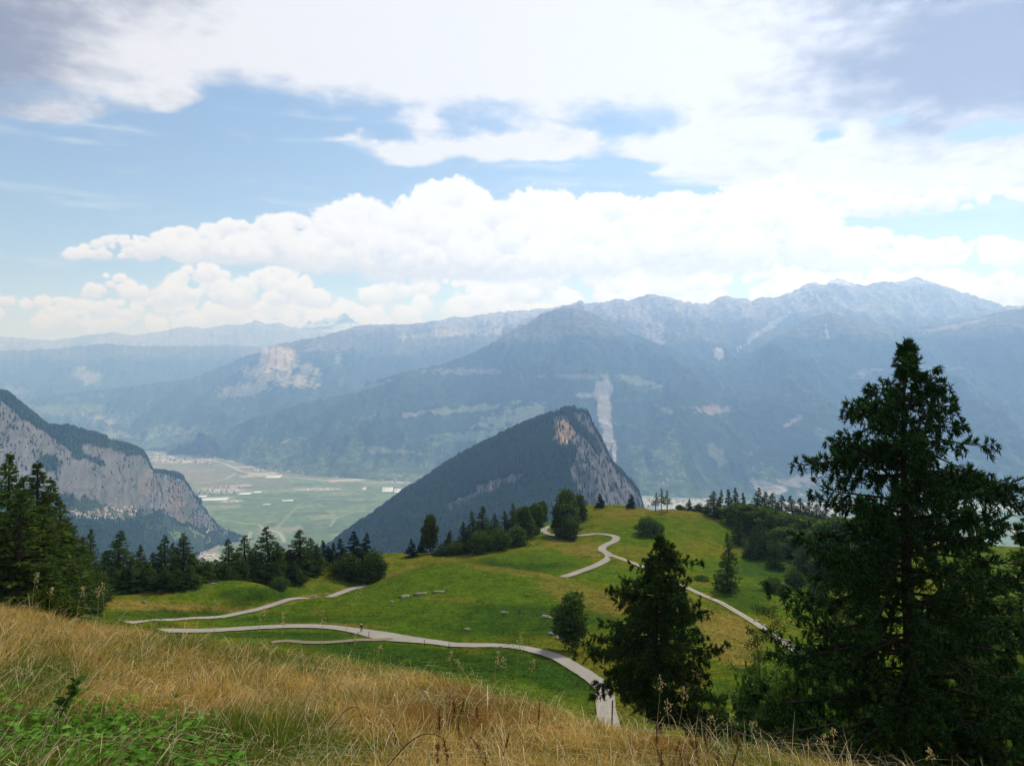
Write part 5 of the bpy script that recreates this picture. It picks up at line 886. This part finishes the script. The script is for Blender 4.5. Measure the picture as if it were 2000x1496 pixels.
# short grass of the far meadows
r = np.random.default_rng(12); n = 150000; v_ = r.uniform(985, 1395, n * 3); ri = np.interp(v_, [985, 1020, 1060, 1110, 1150, 1200, 1250, 1300, 1395], [345, 320, 285, 235, 200, 175, 150, 125, 95]) * r.uniform(.84, 1.16, n * 3); u = r.uniform(-60, 1760, n * 3); x = (u - 1000) / F * ri; y = ri
k = (road_dist(x, y) > r.uniform(-.25, .4, len(x))) & (y < np.interp(u, RIM_U, RIM_D) + 3); x, y = x[k][:n], y[k][:n]; n = len(x); z = ground(x, y); c = ground_color(x, y, z); tus = (r.random(n) < .025) & (fbm(x / 9, y / 9, 3) > -.1); c = np.where(tus[:, None], c * .5 + np.array([.03, .03, .008]), c); Lg = r.uniform(.05, .15, n) * np.where(tus, 2.6, 1) * (1 + .8 * np.clip(fbm(x / 4, y / 4, 3), -.5, 1)); Vt = []
for q in range(3):
    a = r.random(n) * 6.28; o_ = np.stack([x + r.normal(0, .07, n), y + r.normal(0, .07, n), z - .02], 1); w_ = np.stack([np.cos(a), np.sin(a), 0 * a], 1) * (.035 + .03 * r.random(n))[:, None]; Vt += [o_ - w_, o_ + w_, o_ + np.stack([r.normal(0, .07, n), r.normal(0, .07, n), Lg], 1)]
Vt = np.stack(Vt, 1); tagst(link('meadow_grass', mesh_np('meadow_grass', Vt.reshape(-1, 3), [np.arange(9 * n).reshape(-1, 3)], M_blade, np.repeat(c * r.uniform(.95, 1.25, (n, 1)), 9, 0))), 'short grazed grass of the green meadows around the road', 'grass')

# tall seed stalks standing out of the straw
def stalk(u, vtop, D, seed, label, group=None, lean=0.0, kind='panicle'):
    x, y, z = at_ground(u, D); H = max((748 - vtop) / F * D - z, .25); r = np.random.default_rng(seed); M = Mesher(); t = np.linspace(0, 1, 9); P = np.stack([lean * H * t ** 2 + .01 * np.sin(t * 6 + seed), 0 * t, H * t], 1); V, Fq = tube(P, .0022 * (1 - .5 * t) * (1 + D / 16), 5); M.add(V, Fq, (.38, .32, .13))
    n = 26; q = .80 + .22 * r.random(n); B = np.stack([np.interp(q, t, P[:, k]) for k in range(3)], 1); sp_ = (.03 if kind == 'panicle' else .006) * (1.1 - q) / .3; B += r.normal(0, 1, (n, 3)) * np.array([1, 1, .4]) * sp_[:, None]; dv = r.normal(0, .3, (n, 3)); dv[:, 2] += .9; dv /= np.linalg.norm(dv, axis=1)[:, None]; lg = r.uniform(.012, .022, n) * (1 + D / 20)
    V, T_ = spindles(B, dv, lg, lg * .22, r); M.add(V, T_, (.50, .43, .22)); o = link('grass_stalk', M.mesh('grass_stalk', M_blade), loc=(x, y, z)); tag(o, label, 'grass stalk', group)
for i, a in enumerate([(1003, 1238, 8.2, 'tallest nodding seed stalk in front of the lower road', None, .10), (990, 1285, 8.1, 'seed stalk just left of the tallest nodding one', None, -.05), (1032, 1290, 8.3, 'seed stalk just right of the tallest nodding one', None, .10), (968, 1275, 8.3, 'thin seed stalk two left of the tallest nodding one', None, .02), (940, 1310, 8.2, 'short bent stalk at the left of the stalk cluster', None, -.25), (920, 1290, 8.2, 'pale arching stalk at the far left of the stalk cluster', None, -.3),
    (625, 1195, 9.4, 'stalk crossing the lower road left of the walker', None, .05), (660, 1150, 9.4, 'slanted stalk leaning right below the upper road', None, .25), (690, 1240, 9.3, 'short stalk under the walker', None, .05), (420, 1175, 10.2, 'thin stalk crossing the upper road at left', None, .0), (500, 1190, 10, 'slanting stalk on the upper road', None, .12), (550, 1200, 9.8, 'stalk with small pale head over the lower road', None, .02),
    (190, 1150, 11, 'tall thin stalk before the left wood', None, .01), (202, 1140, 11, 'second thin stalk before the left wood, slightly taller', None, .0), (60, 1120, 11.5, 'leaning stalk at the left end of the brow', None, .15), (95, 1150, 11.4, 'nodding stalk near the left end of the brow', None, .1), (150, 1150, 11.2, 'nodding stalk before the dark left shrub', None, .12),
    (1285, 1322, 7.0, 'tall stalk in front of the bushy larch trunk', None, .02), (1322, 1345, 6.9, 'curved stalk right of the bushy larch trunk', None, .12), (1305, 1370, 6.9, 'short thick seed head by the bushy larch', None, .0), (1388, 1400, 6.7, 'stalk on the brow below the thin saplings', None, .03), (1432, 1398, 6.5, 'thin stalk on the brow, second below the saplings', None, -.03), (1470, 1410, 6.4, 'straight stalk on the brow left of the huge larch', None, .0), (1610, 1440, 6.0, 'thin stalk against the dark of the huge larch', None, -.04), (1626, 1425, 6.0, 'taller thin stalk against the dark of the huge larch', None, .0), (1828, 1462, 5.6, 'lone stalk low in the bottom right dark', None, -.1), (880, 1275, 8.6, 'stalk left of the stalk cluster over the grass bank', None, .02), (735, 1262, 9, 'fine stalk on the near side of the road junction', None, .1)]):
    stalk(*a[:3], 300 + i, a[3], a[4], a[5])
# single plants in the straw
def herb(u, D, H, lean, seed, c0, c1, label, leaves=60, size=.05, name='herb', cat='plant', top=.0, group=None):
    x, y, z = at_ground(u, D); r = np.random.default_rng(seed); M = Mesher(); t = np.linspace(0, 1, 8); P = np.stack([lean * t, .05 * t, H * t], 1); V, Fq = tube(P, .006 * (1 - .7 * t) + .002, 6); M.add(V, Fq, (.06, .06, .03)); q = top + (1 - top) * r.random(leaves); B = np.stack([np.interp(q, t, P[:, k]) for k in range(3)], 1); a = r.random(leaves) * 6.28; dv = np.stack([np.cos(a), np.sin(a), r.uniform(-.1, .9, leaves)], 1); dv /= np.linalg.norm(dv, axis=1)[:, None]; lg = size * r.uniform(.6, 1.3, leaves) * (1.25 - q * .5); V, Fc = quads(B, dv, lg, lg * .22, r); M.add(V, Fc, leafcol(leaves, 4, c0, c1, r)); tag(link(name, M.mesh(name, M_blade), loc=(x, y, z)), label, cat, group)
herb(92, 5.6, .42, .20, 1, (.03, .07, .012), (.08, .14, .03), 'leaning green seedling with a dark stem in the left straw', 70, .085, 'seedling', 'seedling', .5)
_d = np.random.default_rng(31)
for i in range(34):
    side = i % 2; u = _d.normal(905 if side == 0 else 1335, 62); D = _d.uniform(5.6, 7.4) - .4 * side; herb(u, D, _d.uniform(.14, .32), _d.normal(0, .06), 20 + i, (.15, .065, .024), (.28, .14, .055), ['rusty brown weed stem in the patch at the bottom centre', 'rusty brown weed stem in the patch below the bushy larch'][side], 80, .026, 'weed_stem', 'weed', .25, group=['rusty weeds at the bottom centre', 'rusty weeds below the bushy larch'][side])
def twig(u0, u1, D, h, seed, label):
    x0, y0, z0 = at_ground(u0, D); x1, y1, z1 = at_ground(u1, D + .6); t = np.linspace(0, 1, 14); M = Mesher(); P = np.stack([(x1 - x0) * t, (y1 - y0) * t, (z1 - z0) * t + .1 + h * np.sin(t * 2.2) ** 1.2], 1); V, Fq = tube(P, .004 * (1 - .7 * t) + .0015, 5); M.add(V, Fq, (.05, .03, .02)); tag(link('twig', M.mesh('twig', M_blade), loc=(x0, y0, z0)), label, 'twig')
twig(735, 860, 5.2, .22, 1, 'dark arching bramble twig over the straw'); twig(640, 700, 6.5, .12, 2, 'short dark twig in the straw left of the arching one')
